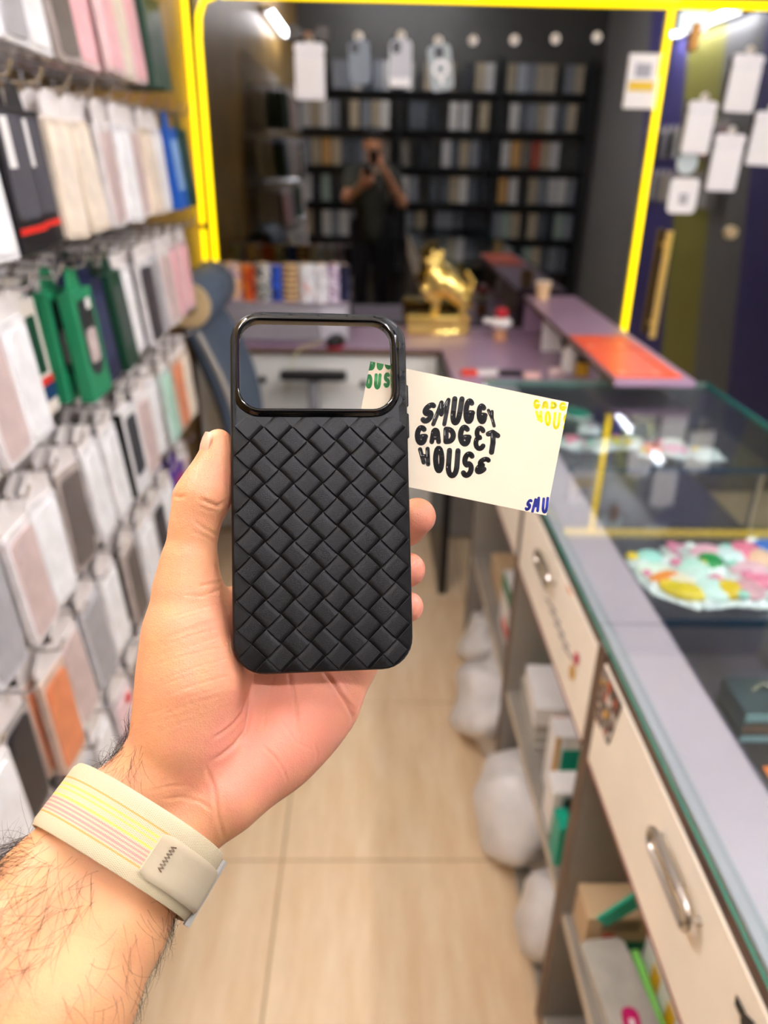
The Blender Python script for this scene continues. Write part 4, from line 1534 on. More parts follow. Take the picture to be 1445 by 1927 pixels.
# thumb + thenar
g.chain(palm, [(cl(352, 1108, .320), 13.6 * mm), (cl(350, 1200, .318), 16.4 * mm), (cl(358, 1285, .3175), 20.5 * mm), (cl(345, 1375, .316), 19 * mm), (cl(318, 1440, .316), 18 * mm)], K)
g.chain(palm, [(cl(411, 833, .3235), 6.0 * mm), (cl(409, 858, .3235), 6.9 * mm), (cl(401, 888, .3235), 8.6 * mm), (cl(391, 915, .323), 10.4 * mm), (cl(382, 938, .322), 11.0 * mm), (cl(370, 968, .3215), 9.9 * mm),
               (cl(364, 1000, .321), 9.7 * mm), (cl(356, 1060, .3205), 11.4 * mm), (cl(352, 1110, .320), 13.6 * mm)], .004)
g.chain(palm, [(cl(350, 920, .325), 3.0 * mm), (cl(346, 936, .325), 3.2 * mm), (cl(348, 952, .325), 3.0 * mm)], .005)      # knuckle
g.cone(palm, cl(372, 1135, .326), cl(468, 1152, .350), 8.5 * mm, 9.5 * mm, .012)   # web
# wrist + forearm: radius and ulna side
g.chain(palm, [(cl(282, 1478, .313), 19 * mm), (cl(189, 1552, .3065), 18.2 * mm), (cl(90, 1682, .291), 21 * mm), (cl(-5, 1811, .276), 24 * mm), (half, 29 * mm), (ELB, 36 * mm)], .006)
g.chain(palm, [(cl(368, 1530, .316), 17 * mm), (cl(291, 1612, .3065), 18.2 * mm), (cl(210, 1745, .291), 20.5 * mm), (cl(125, 1889, .274), 24 * mm), (half, 29 * mm)], .006)
g.cone(palm, cl(330, 1500, .318), cl(240, 1582, .309), 14 * mm, 13 * mm, .008)
g.cone(palm, cl(60, 1850, .277), Wc, 24 * mm, 14 * mm, .008)
# fingers, curled up behind the case with their tips on its edge
fingers = [
    [(cl(470, 1150, .352), 10.6), (cl(620, 1062, .367), 9.8), (cl(728, 1012, .361), 9.0), (cl(764, 988, .350), 9.2), (cl(785, 972, .3445), 8.7)],
    [(cl(545, 1165, .356), 10.8), (cl(650, 1112, .376), 9.8), (cl(728, 1086, .370), 8.6), (cl(768, 1072, .3525), 8.2)],
    [(cl(615, 1195, .358), 10.4), (cl(672, 1164, .378), 9.2), (cl(733, 1150, .372), 8.0), (cl(768, 1142, .3535), 7.3)],
    [(cl(668, 1235, .357), 9.6), (cl(702, 1204, .376), 8.2), (cl(726, 1194, .373), 7.2), (cl(742, 1188, .360), 6.6)]]
full = palm.copy()
for ch_ in fingers:
    f_ = g.new()
    g.chain(f_, [(p_, r_ * mm) for p_, r_ in ch_], .003)
    full = np.minimum(full, smin(palm, f_, .007))
hv, hq = g.mesh(full)
del palm, full, f_


def laplace(v, q, it, lam=.5):
    n = len(v)
    e = np.concatenate([q[:, [0, 1]], q[:, [1, 2]], q[:, [2, 3]], q[:, [3, 0]]])
    cnt = np.bincount(e[:, 0], minlength=n) + np.bincount(e[:, 1], minlength=n)
    for _ in range(it):
        s_ = np.zeros_like(v)
        for k in range(3):
            s_[:, k] = np.bincount(e[:, 0], v[e[:, 1], k], n) + np.bincount(e[:, 1], v[e[:, 0], k], n)
        v = v + lam * (s_ / cnt[:, None] - v)
    return v


def vnormals(v, q):
    fn = np.cross(v[q[:, 2]] - v[q[:, 0]], v[q[:, 3]] - v[q[:, 1]])
    n = np.zeros_like(v)
    for c_ in range(4):
        for k in range(3):
            n[:, k] += np.bincount(q[:, c_], fn[:, k], len(v))
    return n / (np.linalg.norm(n, axis=1)[:, None] + 1e-12)


hv = laplace(hv, hq, 3)
hn = vnormals(hv, hq)
hpx = np.stack([W / 2 + F * hv[:, 0] / -hv[:, 2], H / 2 - F * hv[:, 1] / -hv[:, 2]], 1)
hdep = -hv[:, 2]
facing = hn[:, 2] > -.05
# palm-side skin creases: real grooves
CREASE = [  # (pixel polyline, half width in px, depth in mm)
    ([(480, 1262), (471, 1309), (468, 1347), (461, 1376), (441, 1402), (418, 1421), (396, 1434)], 3.2, .75),
    ([(470, 1300), (456, 1342), (439, 1364), (418, 1380), (398, 1390)], 2.6, .5),
    ([(518, 1262), (508, 1299), (502, 1335), (494, 1378)], 2.0, .3),
    ([(541, 1258), (550, 1295), (556, 1323), (560, 1366), (563, 1398)], 2.6, .65),
    ([(605, 1258), (630, 1290), (649, 1321), (664, 1347), (661, 1362)], 3.0, .7),
    ([(618, 1273), (642, 1307), (670, 1340)], 2.2, .45),
    ([(494, 1404), (516, 1424), (532, 1447), (542, 1474)], 2.0, .32),
    ([(590, 1400), (598, 1418), (594, 1434)], 1.8, .25),
    ([(463, 1373), (494, 1352), (540, 1350), (575, 1345)], 2.2, .2),
    ([(520, 1345), (560, 1400), (600, 1415)], 2.0, .18),
    ([(376, 939), (395, 947), (409, 953), (424, 944)], 3.0, .6),
    ([(372, 952), (392, 960), (408, 963)], 2.0, .3),
    ([(362, 978), (386, 996), (410, 1008)], 2.2, .35),
    ([(360, 1000), (385, 1010), (408, 1024)], 1.8, .25),
    ([(326, 934), (338, 936), (349, 933)], 2.2, .4),
    ([(403, 1060), (413, 1082), (424, 1099), (446, 1110)], 2.6, .5),
    ([(372, 1104), (400, 1098), (424, 1092)], 2.2, .4),
    ([(345, 1120), (380, 1122), (420, 1108)], 2.0, .3),
    ([(386, 1440), (402, 1480), (410, 1540), (424, 1585)], 3.0, .4),
    ([(300, 1505), (340, 1500), (375, 1508), (405, 1530)], 2.4, .3),
    ([(280, 1490), (320, 1480), (360, 1478)], 2.0, .22),
]
for k in range(20):
    y0 = 1135 + 11 * k + random.uniform(-4, 4)
    xa = random.uniform(290, 330) - k * 1.2
    xb = random.uniform(400, 452)
    sl = random.uniform(.22, .38)
    CREASE.append(([(xa, y0 + (xb - xa) * sl), ((xa + xb) / 2, y0 + (xb - xa) * sl * .42), (xb, y0)], random.uniform(1.2, 1.7), random.uniform(.08, .18)))
for k in range(12):
    y0 = 856 + 7 * k
    CREASE.append(([(405 + random.uniform(-8, 4), y0 - 8), (420, y0 - 2), (436, y0 + 8)], 1.3, .06))
disp = np.zeros(len(hv))
for pl, wd, dp in CREASE:
    pl = np.array(pl, float)
    lo, hi = pl.min(0) - 14, pl.max(0) + 14
    m_ = facing & (hdep < .362) & (hpx[:, 0] > lo[0]) & (hpx[:, 0] < hi[0]) & (hpx[:, 1] > lo[1]) & (hpx[:, 1] < hi[1])
    q_ = hpx[m_]
    if not len(q_):
        continue
    best = np.full(len(q_), 1e9)
    tt = np.zeros(len(q_))
    L_ = np.linalg.norm(np.diff(pl, axis=0), axis=1)
    acc = 0
    for i in range(len(pl) - 1):
        d_ = pl[i + 1] - pl[i]
        t_ = np.clip(((q_ - pl[i]) @ d_) / (d_ @ d_), 0, 1)
        ds = np.linalg.norm(q_ - pl[i] - t_[:, None] * d_, axis=1)
        b_ = ds < best
        best[b_] = ds[b_]
        tt[b_] = ((acc + t_ * L_[i]) / L_.sum())[b_]
        acc += L_[i]
    fade = np.clip(np.minimum(tt, 1 - tt) * 7, .15, 1)
    disp[m_] -= 1.25 * dp * mm * np.exp(-(best / wd) ** 2) * fade
    disp[m_] += dp * mm * .28 * np.exp(-((best - 2.6 * wd) / (1.6 * wd)) ** 2) * fade
hv = hv + hn * disp[:, None]

# skin tone: pink palm and fingertips, yellower wrist and forearm (pigment)
def blob(cx, cy, r):
    return np.exp(-(((hpx[:, 0] - cx) ** 2 + (hpx[:, 1] - cy) ** 2) / r ** 2))


pink = .25 + .75 * np.clip(blob(590, 1330, 130) + blob(470, 1400, 110) * .8 + blob(420, 900, 45) * .5 + blob(420, 1180, 70) * .45
                           + blob(800, 980, 35) + blob(785, 1075, 40) + blob(785, 1145, 40) + blob(430, 1500, 80) * .7, 0, 1)
pink *= 1 - .9 * np.clip((hpx[:, 1] - 1480) / 120, 0, 1)
hvw = world_of(hv)

# ---- the rest of the photographer (stands behind the camera, mirrored in the glass)
b_ = SDF((-.42, -.78, -.02), (.48, .16, 1.86), .012)
body = b_.new()
SHL, SHR = (-.20, -.36, 1.40), (.20, -.38, 1.40)
b_.chain(body, [(SHL, .055), (tuple(elbow_w), .040)], .03)
b_.chain(body, [(tuple(elbow_w), .040), (tuple(elbow_w * .45 + wrist_w * .55), .031)], .01)
b_.chain(body, [(SHR, .055), ((.29, -.22, 1.18), .042), ((.13, -.075, 1.43), .029), ((.085, -.045, 1.50), .028)], .02)
for k in range(4):
    b_.chain(body, [((.085, -.05 - .004 * k, 1.47 + .022 * k), .013), ((.093, -.012 - .006 * k, 1.50 + .022 * k), .010), ((.06, -.004 - .008 * k, 1.515 + .022 * k), .009)], .004)
b_.chain(body, [((.06, -.06, 1.47), .013), ((.03, -.05, 1.50), .010)], .006)
b_.chain(body, [((.0, -.40, 1.0), .13), ((.0, -.40, 1.18), .125), ((.0, -.39, 1.34), .13), ((0, -.39, 1.42), .09)], .06)
b_.chain(body, [((-.16, -.38, 1.41), .06), ((.16, -.39, 1.41), .06)], .06)
b_.chain(body, [((0, -.39, 1.42), .055), ((.01, -.385, 1.56), .052)], .03)
b_.ell(body, (.01, -.36, 1.66), (.078, .10, .118), .02)
b_.ell(body, (.01, -.265, 1.655), (.014, .02, .02), .012)
b_.ell(body, (.01, -.27, 1.612), (.026, .014, .010), .01)
for s in (-1, 1):
    b_.ell(body, (.01 + s * .08, -.37, 1.655), (.012, .022, .03), .008)
    b_.chain(body, [((s * .09, -.40, .95), .095), ((s * .10, -.39, .50), .06), ((s * .11, -.41, .09), .042)], .03)
    b_.chain(body, [((s * .11, -.43, .045), .04), ((s * .13, -.24, .03), .032)], .02)
bv, bq = b_.mesh(body)
bv = laplace(bv, bq, 2)
nh = len(hvw)
feet = np.array([0, -.40, 0.0])
allv = np.concatenate([hvw, bv]) - feet
allq = np.concatenate([hq, bq + nh])


def skin_material():
    m = bpy.data.materials.new('skin')
    m.use_nodes = True
    nt = m.node_tree
    b = nt.nodes['Principled BSDF']
    b.inputs['Roughness'].default_value = .46
    b.inputs['Specular IOR Level'].default_value = .38
    b.inputs['Subsurface Weight'].default_value = .22
    b.inputs['Subsurface Radius'].default_value = (1.0, .35, .2)
    b.inputs['Subsurface Scale'].default_value = .006
    at = nt.nodes.new('ShaderNodeAttribute')
    at.attribute_name = 'pink'
    g_ = nt.nodes.new('ShaderNodeNewGeometry')
    n = nt.nodes.new('ShaderNodeTexNoise')
    n.inputs['Scale'].default_value = 110
    n.inputs['Detail'].default_value = 5
    nt.links.new(g_.outputs['Position'], n.inputs['Vector'])
    ad = nt.nodes.new('ShaderNodeMath')
    ad.operation = 'MULTIPLY_ADD'
    ad.inputs[1].default_value = .9
    sb = nt.nodes.new('ShaderNodeMath')
    sb.operation = 'SUBTRACT'
    sb.inputs[1].default_value = .45
    nt.links.new(n.outputs['Fac'], ad.inputs[0])
    nt.links.new(at.outputs['Fac'], ad.inputs[2])
    nt.links.new(ad.outputs[0], sb.inputs[0])
    mx = nt.nodes.new('ShaderNodeMix')
    mx.data_type = 'RGBA'
    mx.clamp_factor = True
    nt.links.new(sb.outputs[0], mx.inputs['Factor'])
    mx.inputs['A'].default_value = (*lin('#d59c6e'), 1)
    mx.inputs['B'].default_value = (*lin('#d88c74'), 1)
    nt.links.new(mx.outputs['Result'], b.inputs['Base Color'])
    vn = nt.nodes.new('ShaderNodeTexVoronoi')
    vn.inputs['Scale'].default_value = 900
    vn.feature = 'DISTANCE_TO_EDGE'
    nt.links.new(g_.outputs['Position'], vn.inputs['Vector'])
    n3 = nt.nodes.new('ShaderNodeTexNoise')
    n3.inputs['Scale'].default_value = 380
    n3.inputs['Detail'].default_value = 3
    nt.links.new(g_.outputs['Position'], n3.inputs['Vector'])
    a3 = nt.nodes.new('ShaderNodeMath')
    a3.operation = 'MULTIPLY_ADD'
    a3.inputs[1].default_value = 1.2
    nt.links.new(n3.outputs['Fac'], a3.inputs[0])
    nt.links.new(vn.outputs['Distance'], a3.inputs[2])
    bp = nt.nodes.new('ShaderNodeBump')
    bp.inputs['Strength'].default_value = .3
    bp.inputs['Distance'].default_value = .00045
    nt.links.new(a3.outputs[0], bp.inputs['Height'])
    nt.links.new(bp.outputs['Normal'], b.inputs['Normal'])
    return m


SKIN = skin_material()
me = np_mesh('person', allv, allq, SKIN)
for nm, arr in (('pink', np.concatenate([pink, np.full(len(bv), .3)])),):
    a_ = me.attributes.new(nm, 'FLOAT', 'POINT')
    a_.data.foreach_set('value', arr.astype(np.float32))
person = put('person', me, None, tuple(feet))
tag(person, 'person holding a woven black phone case and a card in one hand', 'person')

# nails
NAIL = mat('fingernail', '#dda88e', .25, var=.04, spec=.6)


def nail(c, along, normal, L_, w_, name='fingernail'):
    along = np.array(along, float)
    along /= np.linalg.norm(along)
    normal = np.array(normal, float)
    normal -= along * normal.dot(along)
    normal /= np.linalg.norm(normal)
    side = np.cross(normal, along)
    vs, fs = [], []
    n, m = 7, 9
    for s in (0, 1):
        for i in range(n):
            for j in range(m):
                t_ = i / (n - 1)
                a = (j / (m - 1) - .5) * 2
                ww = w_ * (.86 + .14 * sin(pi * min(1, t_ * 1.1))) * (1 if t_ < .75 else sqrt(max(.05, 1 - ((t_ - .75) / .30) ** 2)))
                x = (t_ - .5) * L_
                y = sin(a * 1.05) * ww * .58
                z = -(1 - cos(a * 1.05)) * ww * .42 + .0003 - .0012 * (2 * t_ - 1) ** 2 - s * .0006
                vs.append(c + along * x + side * y + normal * z)
    for i in range(n - 1):
        for j in range(m - 1):
            q = i * m + j
            fs.append((q, q + m, q + m + 1, q + 1))
            q += n * m
            fs.append((q, q + 1, q + m + 1, q + m))
    vw = [tuple(world_of(np.array(v)) - feet) for v in vs]
    MB().add(vw, fs).build(name, NAIL, person, smooth=True)


def nail_on(axis_pt, r, along, normal, L_, w_, name='fingernail'):
    al = np.array(along) / np.linalg.norm(along)
    n = np.array(normal, float)
    n -= al * n.dot(al)
    n /= np.linalg.norm(n)
    nail(np.array(axis_pt) + n * r, al, n, L_, w_, name)


nail_on(cl(407, 846, .3235), .0068, cl(411, 815, .3235) - cl(402, 868, .3235), (-.82, .25, .42), .0135, .0118, 'thumbnail')
nail_on(cl(763, 1074, .3555), .0086, cl(768, 1072, .3525) - cl(728, 1086, .370), (.82, .42, -.30), .0115, .0105)
nail_on(cl(763, 1143, .3565), .0077, cl(768, 1142, .3535) - cl(733, 1150, .372), (.82, .42, -.30), .0105, .0095)


# clothing and hair
def shell(name, fn, m, h=.013):
    s_ = SDF((-.46, -.8, -.03), (.5, .2, 1.88), h)
    D_ = s_.new()
    fn(s_, D_)
    v, q = s_.mesh(D_)
    put(name, np_mesh(name, laplace(v, q, 2) - feet, q, m), person)


def f_shirt(s_, D_):
    s_.chain(D_, [((.0, -.40, .93), .150), ((.0, -.40, 1.18), .140), ((.0, -.39, 1.34), .142), ((0, -.39, 1.41), .10)], .06)
    s_.chain(D_, [((-.16, -.38, 1.41), .075), ((.16, -.39, 1.41), .075)], .06)
    e = np.array(elbow_w)
    s_.chain(D_, [(SHL, .072), (tuple(np.array(SHL) * .35 + e * .65), .062)], .03)
    e = np.array((.29, -.22, 1.18))
    s_.chain(D_, [(SHR, .072), (tuple(np.array(SHR) * .35 + e * .65), .062)], .03)


def f_trousers(s_, D_):
    for s in (-1, 1):
        s_.chain(D_, [((s * .085, -.40, .96), .112), ((s * .10, -.39, .50), .075), ((s * .11, -.41, .10), .062)], .03)


def f_hair(s_, D_):
    s_.ell(D_, (.01, -.378, 1.722), (.091, .122, .084), .02)


shell('shirt', f_shirt, mat('dark_olive_cotton', '#3a3b30', .85))
shell('trousers', f_trousers, mat('black_denim', '#1c1d22', .85))
shell('hair', f_hair, mat('black_hair', '#14110f', .6))

# arm hair: thin tapering strands grown from the skin
HAIRM = mat('dark_arm_hair', '#2a1b12', .5, var=0)
kd_sel = []
hn2 = vnormals(hv, hq)


def grow(sel_mask, count, dir_px, lmin, lmax, spread, curl, lift, seed):
    r_ = np.random.default_rng(seed)
    ids = np.flatnonzero(sel_mask)
    if len(ids) == 0:
        return
    ids = r_.choice(ids, min(count, len(ids)), replace=False)
    for i in ids:
        p = hv[i]
        n = hn2[i]
        a = math.atan2(dir_px[1], dir_px[0]) + r_.normal(0, spread)
        t = np.array([cos(a), -sin(a), 0.0])
        t -= n * t.dot(n)
        t /= np.linalg.norm(t) + 1e-9
        bn = np.cross(n, t)
        L_ = r_.uniform(lmin, lmax)
        cu = r_.normal(0, curl)
        lf = lift * r_.uniform(.4, 1.3)
        pts, x, ang = [], p.copy(), 0.
        ns = 5
        for k in range(ns + 1):
            pts.append(x.copy())
            ang += cu / ns
            d = (t * cos(ang) + bn * sin(ang)) + n * lf * (1 - k / ns * 1.3)
            x = x + d / np.linalg.norm(d) * L_ / ns
        HM.tube([world_of(q) - feet for q in pts], [.000055, .000052, .000046, .00004, .00003, .000014], 3, cap=False)


HM = MB()
ux, uy = hpx[:, 0], hpx[:, 1]
armline = (ux - 60) * .79 + (uy - 1850) * .61          # across-arm coordinate (px), negative = outer side
vis = hn2[:, 2] > -.45
below = (uy > 1590 + (ux - 100) * .45) & (uy < 1990)
grow(vis & below & (armline < -105), 520, (-.35, .94), .012, .026, .55, .7, .35, 1)
grow(vis & below & (armline < -150), 420, (-.8, -.3), .012, .026, .7, .8, .6, 2)
grow(vis & below & (armline < 0) & (armline > -110), 150, (-.5, .87), .010, .018, .45, .6, .25, 3)
grow(vis & below & (armline > 60) & (armline < 150), 60, (.2, .97), .008, .014, .5, .6, .2, 4)
grow(below & (hn2[:, 2] > -.5) & (hn2[:, 2] < .25) & (armline > 120), 190, (.3, .95), .007, .014, .6, .9, .45, 5)
grow((uy > 1375) & (uy < 1455) & (ux < 262) & (hn2[:, 2] > -.5) & (hn2[:, 2] < .42), 120, (-.25, -.97), .008, .017, .6, .8, .5, 6)
grow((uy > 1400) & (uy < 1470) & (ux < 270) & (hn2[:, 2] > .2), 50, (.1, 1), .008, .014, .6, .9, .3, 7)
hair = HM.build('arm_hair', HAIRM, person)
tag(hair, kind='stuff')

# ================================================================== WATCH BAND
ew = cl(380, 1668, .30) - cl(105, 1501, .30)
ew /= np.linalg.norm(ew)
aw = (Fc - Wc) / np.linalg.norm(Fc - Wc)
ew -= aw * ew.dot(aw)
ew /= np.linalg.norm(ew)
nw = np.cross(ew, aw)
if nw[2] < 0:
    nw = -nw
BC = cl(244, 1584, .3065)
BA, BB, BW = .0350, .0268, .0270


def band_pt(th, s, off=0.):
    # th: angle, 0 = towards ew (ulnar side), pi/2 = towards the camera
    e_ = 2.45
    c_, s_ = cos(th), sin(th)
    x = (BA + off) * math.copysign(abs(c_) ** (2 / e_), c_)
    y = (BB + off) * math.copysign(abs(s_) ** (2 / e_), s_)
    return BC + ew * x + nw * y + aw * s


def band_mat(name, tabmode):
    m = bpy.data.materials.new(name)
    m.use_nodes = True
    nt = m.node_tree
    b = nt.nodes['Principled BSDF']
    b.inputs['Roughness'].default_value = .85
    b.inputs['Specular IOR Level'].default_value = .2
    uv = nt.nodes.new('ShaderNodeUVMap')
    sp = nt.nodes.new('ShaderNodeSeparateXYZ')
    nt.links.new(uv.outputs[0], sp.inputs[0])
    r = nt.nodes.new('ShaderNodeValToRGB')
    r.color_ramp.interpolation = 'CONSTANT'
    e = r.color_ramp.elements
    cream = '#cdbf9f'
    if tabmode:
        st = [(0, '#bfae90'), (.5, '#c2b294')]
    else:
        st = [(0, cream), (.235, '#e09a4a'), (.26, cream), (.33, '#e6d060'), (.36, cream), (.40, '#e6d060'), (.425, cream), (.5, '#ecd25a'), (.53, cream),
              (.555, '#d88e8e'), (.585, cream), (.61, '#d88e8e'), (.64, cream), (.665, '#d88e8e'), (.70, cream), (.725, '#d88e8e'), (.75, cream), (.775, '#e09a4a'), (.80, cream)]
    e[0].color = (*lin(st[0][1]), 1)
    e[1].position, e[1].color = st[1][0], (*lin(st[1][1]), 1)
    for p_, c_ in st[2:]:
        q = e.new(p_)
        q.color = (*lin(c_), 1)
    nt.links.new(sp.outputs['Y'], r.inputs['Fac'])
    # woven thread relief from crossed waves along / across the band
    wv = []
    for (sock, fr) in (('X', 320.0 if not tabmode else 640.0), ('Y', 42.0)):
        mu = nt.nodes.new('ShaderNodeMath')
        mu.operation = 'MULTIPLY'
        mu.inputs[1].default_value = fr * 2 * pi / (2 if sock == 'X' else 1)
        nt.links.new(sp.outputs[sock], mu.inputs[0])
        si = nt.nodes.new('ShaderNodeMath')
        si.operation = 'SINE'
        nt.links.new(mu.outputs[0], si.inputs[0])
        wv.append(si)
    pr = nt.nodes.new('ShaderNodeMath')
    pr.operation = 'MULTIPLY'
    nt.links.new(wv[0].outputs[0], pr.inputs[0])
    nt.links.new(wv[1].outputs[0], pr.inputs[1])
    sc_ = nt.nodes.new('ShaderNodeMath')
    sc_.operation = 'MULTIPLY_ADD'
    sc_.inputs[1].default_value = .5
    sc_.inputs[2].default_value = .5
    nt.links.new(pr.outputs[0], sc_.inputs[0])
    mxx = nt.nodes.new('ShaderNodeMix')
    mxx.data_type = 'RGBA'
    mf = nt.nodes.new('ShaderNodeMath')
    mf.operation = 'MULTIPLY'
    mf.inputs[1].default_value = .5
    nt.links.new(sc_.outputs[0], mf.inputs[0])
    nt.links.new(mf.outputs[0], mxx.inputs['Factor'])
    nt.links.new(r.outputs['Color'], mxx.inputs['A'])
    mxx.inputs['B'].default_value = (*lin('#a59675' if not tabmode else '#cfc4ac'), 1)
    nt.links.new(mxx.outputs['Result'], b.inputs['Base Color'])
    bp = nt.nodes.new('ShaderNodeBump')
    bp.inputs['Strength'].default_value = .8
    bp.inputs['Distance'].default_value = .00035
    nt.links.new(sc_.outputs[0], bp.inputs['Height'])
    nt.links.new(bp.outputs['Normal'], b.inputs['Normal'])
    return m


def ribbon(name, th0, th1, n, s0, s1, off0, thick, m, parent, closed, round_end=False):
    """woven ribbon bent around the wrist with uv: x along (1 = full turn), y across"""
    m2 = 13
    ths = [th0 + (th1 - th0) * i / n for i in range(n + (0 if closed else 1))]
    vs, uvs, fs, fuv = [], [], [], []
    R_ = len(ths)
    for i, th in enumerate(ths):
        for sd in (0, 1):
            for j in range(m2):
                f = j / (m2 - 1)
                s = s0 + (s1 - s0) * f
                edge = thick * .5 * (1 - min(1, min(f, 1 - f) * 12)) ** 2
                o_ = off0 + (thick - edge if sd else edge)
                if round_end and not closed:
                    d_ = min(i, R_ - 1 - i if False else 99)
                    if i < 3:
                        s = (s0 + s1) / 2 + (s - (s0 + s1) / 2) * (.86, .95, .99)[i]
                vs.append(world_of(band_pt(th, s, o_)))
                uvs.append(((th - th0) / (2 * pi), f))
    st = 2 * m2
    for i in range(R_ if closed else R_ - 1):
        j2 = (i + 1) % R_
        for j in range(m2 - 1):
            a, b = i * st, j2 * st
            fs.append((a + m2 + j, b + m2 + j, b + m2 + j + 1, a + m2 + j + 1))
            fs.append((a + j, a + j + 1, b + j + 1, b + j))
        fs.append((i * st, j2 * st, j2 * st + m2, i * st + m2))
        fs.append((i * st + m2 - 1, i * st + 2 * m2 - 1, j2 * st + 2 * m2 - 1, j2 * st + m2 - 1))
    if not closed:
        for i in (0, R_ - 1):
            for j in range(m2 - 1):
                q = (i * st + j, i * st + m2 + j, i * st + m2 + j + 1, i * st + j + 1)
                fs.append(q if i == 0 else q[::-1])
    org = np.array(parent.location) if parent is not None else np.zeros(3)
    me = bpy.data.meshes.new(name)
    me.from_pydata([tuple(v - org) for v in vs], [], fs)
    ul = me.uv_layers.new(name='UVMap')
    for lp in me.loops:
        ul.data[lp.index].uv = uvs[lp.vertex_index]
    me.materials.append(m)
    me.polygons.foreach_set('use_smooth', [True] * len(me.polygons))
    me.set_sharp_from_angle(angle=radians(45))
    me.update()
    return put(name, me, parent)


wb = thing('watch_band', 'cream woven watch band with yellow, pink and orange stripes around the wrist', 'watch band', tuple(world_of(BC)))
BANDM, TABM = band_mat('striped_weave', False), band_mat('beige_tab_weave', True)
ribbon('woven_loop', 0, 2 * pi, 120, -BW / 2, BW / 2, .0, .0017, BANDM, wb, True)
tab = ribbon('fold_tab', 1.36, .05, 26, -.0070, .0100, .0019, .0016, TABM, wb, False, True)
STITCH = mat('brown_stitch', '#5d3f2c', .8, var=.2)
mb = MB()
zz_ = []
for k in range(15):
    s_ = -.0042 + .0095 * k / 14
    zz_.append(world_of(band_pt(1.20 + (.028 if k % 2 else -.028), s_, .0037)) - np.array(wb.location))
mb.tube(zz_, .00028, 5)
mb.build('bar_stitch', STITCH, tab, smooth=True)
lug = MB().tube([world_of(band_pt(.02, s_, .0025)) - np.array(wb.location) for s_ in np.linspace(-BW / 2 + .001, BW / 2 + .001, 5)], .0016, 8)
lug.build('grey_loop_bar', mat('grey_resin_bar', '#9b978f', .4), wb, smooth=True)

# ================================================================== PHONE CASE
CASEM = mat('matte_black_weave', '#0c0c0d', .46, var=.08, scale=200, spec=.3, bump=.12, bscale=2500)
CASEB = mat('matte_black_shell', '#09090a', .42, spec=.3, var=.04)
GLOSSB = mat('glossy_black_frame', '#08080a', .10, spec=.6, var=0)


def rot4(rx, ry, rz):
    return Matrix.Rotation(radians(rz), 4, 'Z') @ Matrix.Rotation(radians(ry), 4, 'Y') @ Matrix.Rotation(radians(rx), 4, 'X')


cc = cl(605.5, 921, .3185)
case = thing('woven_phone_case', 'black woven-pattern phone case with an open camera window held upright in the hand', 'phone case')
case.matrix_world = M4 @ Matrix.Translation(Vector(cc)) @ rot4(-3.6, 7.7, .8)
CWd, CHt, CR, CT = .0765, .1552, .0135, .0112
HW_, HH_, HR_, HX_, HY_ = .0655, .0378, .0088, -.0014, .0536     # camera window
NC = 8


def loops(specs):
    vs, fs = [], []
    n = 4 * (NC + 1)
    for (w, h, r, z, cx, cy) in specs:
        vs += [(x, y, z) for x, y in rrect(w, h, max(r, .0004), NC, cx, cy)]
    for i in range(len(specs) - 1):
        for k in range(n):
            k2 = (k + 1) % n
            fs.append((i * n + k, i * n + k2, (i + 1) * n + k2, (i + 1) * n + k))
    return vs, fs


sp = []
RB = .0026
sp.append((CWd - .0030, CHt - .0030, CR - .0015, -CT, 0, 0))
sp.append((CWd - .0008, CHt - .0008, CR - .0004, -CT, 0, 0))
sp.append((CWd, CHt, CR, -CT + .0006, 0, 0))
for k in range(6):
    a = pi / 2 * k / 5
    i_ = RB * (1 - cos(a))
    sp.append((CWd - 2 * i_, CHt - 2 * i_, CR - i_, -RB + RB * sin(a), 0, 0))
sp.append((HW_ + .006, HH_ + .006, HR_ + .003, 0, HX_, HY_))
sp.append((HW_ + .001, HH_ + .001, HR_ + .0005, 0, HX_, HY_))
sp.append((HW_ + .001, HH_ + .001, HR_ + .0005, -.0022, HX_, HY_))
sp.append((CWd - .0034, CHt - .0034, CR - .0017, -.0022, 0, 0))
sp.append((CWd - .0030, CHt - .0030, CR - .0015, -CT, 0, 0))
vs, fs = loops(sp)
MB().add(vs, fs).build('shell', CASEB, case, smooth=True)
pr = [(0, -.0034), (0, .0012), (.0003, .0019), (.0010, .0023), (.0017, .0021), (.0022, .0016), (.0024, .0013), (.0029, .0010), (.0036, -.0002)]
spf = [(HW_ + 2 * o, HH_ + 2 * o, HR_ + o, z, HX_, HY_) for o, z in pr]
vs, fs = loops(spf)
# keep the frame inside the case outline
vs = [(min(max(x, -CWd / 2 + .0022), CWd / 2 - .0022), min(y, CHt / 2 - .0022), z) for x, y, z in vs]
MB().add(vs, [f[::-1] for f in fs][:]).build('camera_frame', GLOSSB, case, smooth=True)
for me_ in (case.children[-1].data, case.children[-2].data):
    bm = bmesh.new()
    bm.from_mesh(me_)
    bmesh.ops.recalc_face_normals(bm, faces=bm.faces)
    bm.to_mesh(me_)
    bm.free()

# woven straps: each visible weave square is a piece of its own
DD = .00610
x00, y00 = -.0302, -.0036
SQ = DD * sqrt(2)
NL, NWd = 9, 5


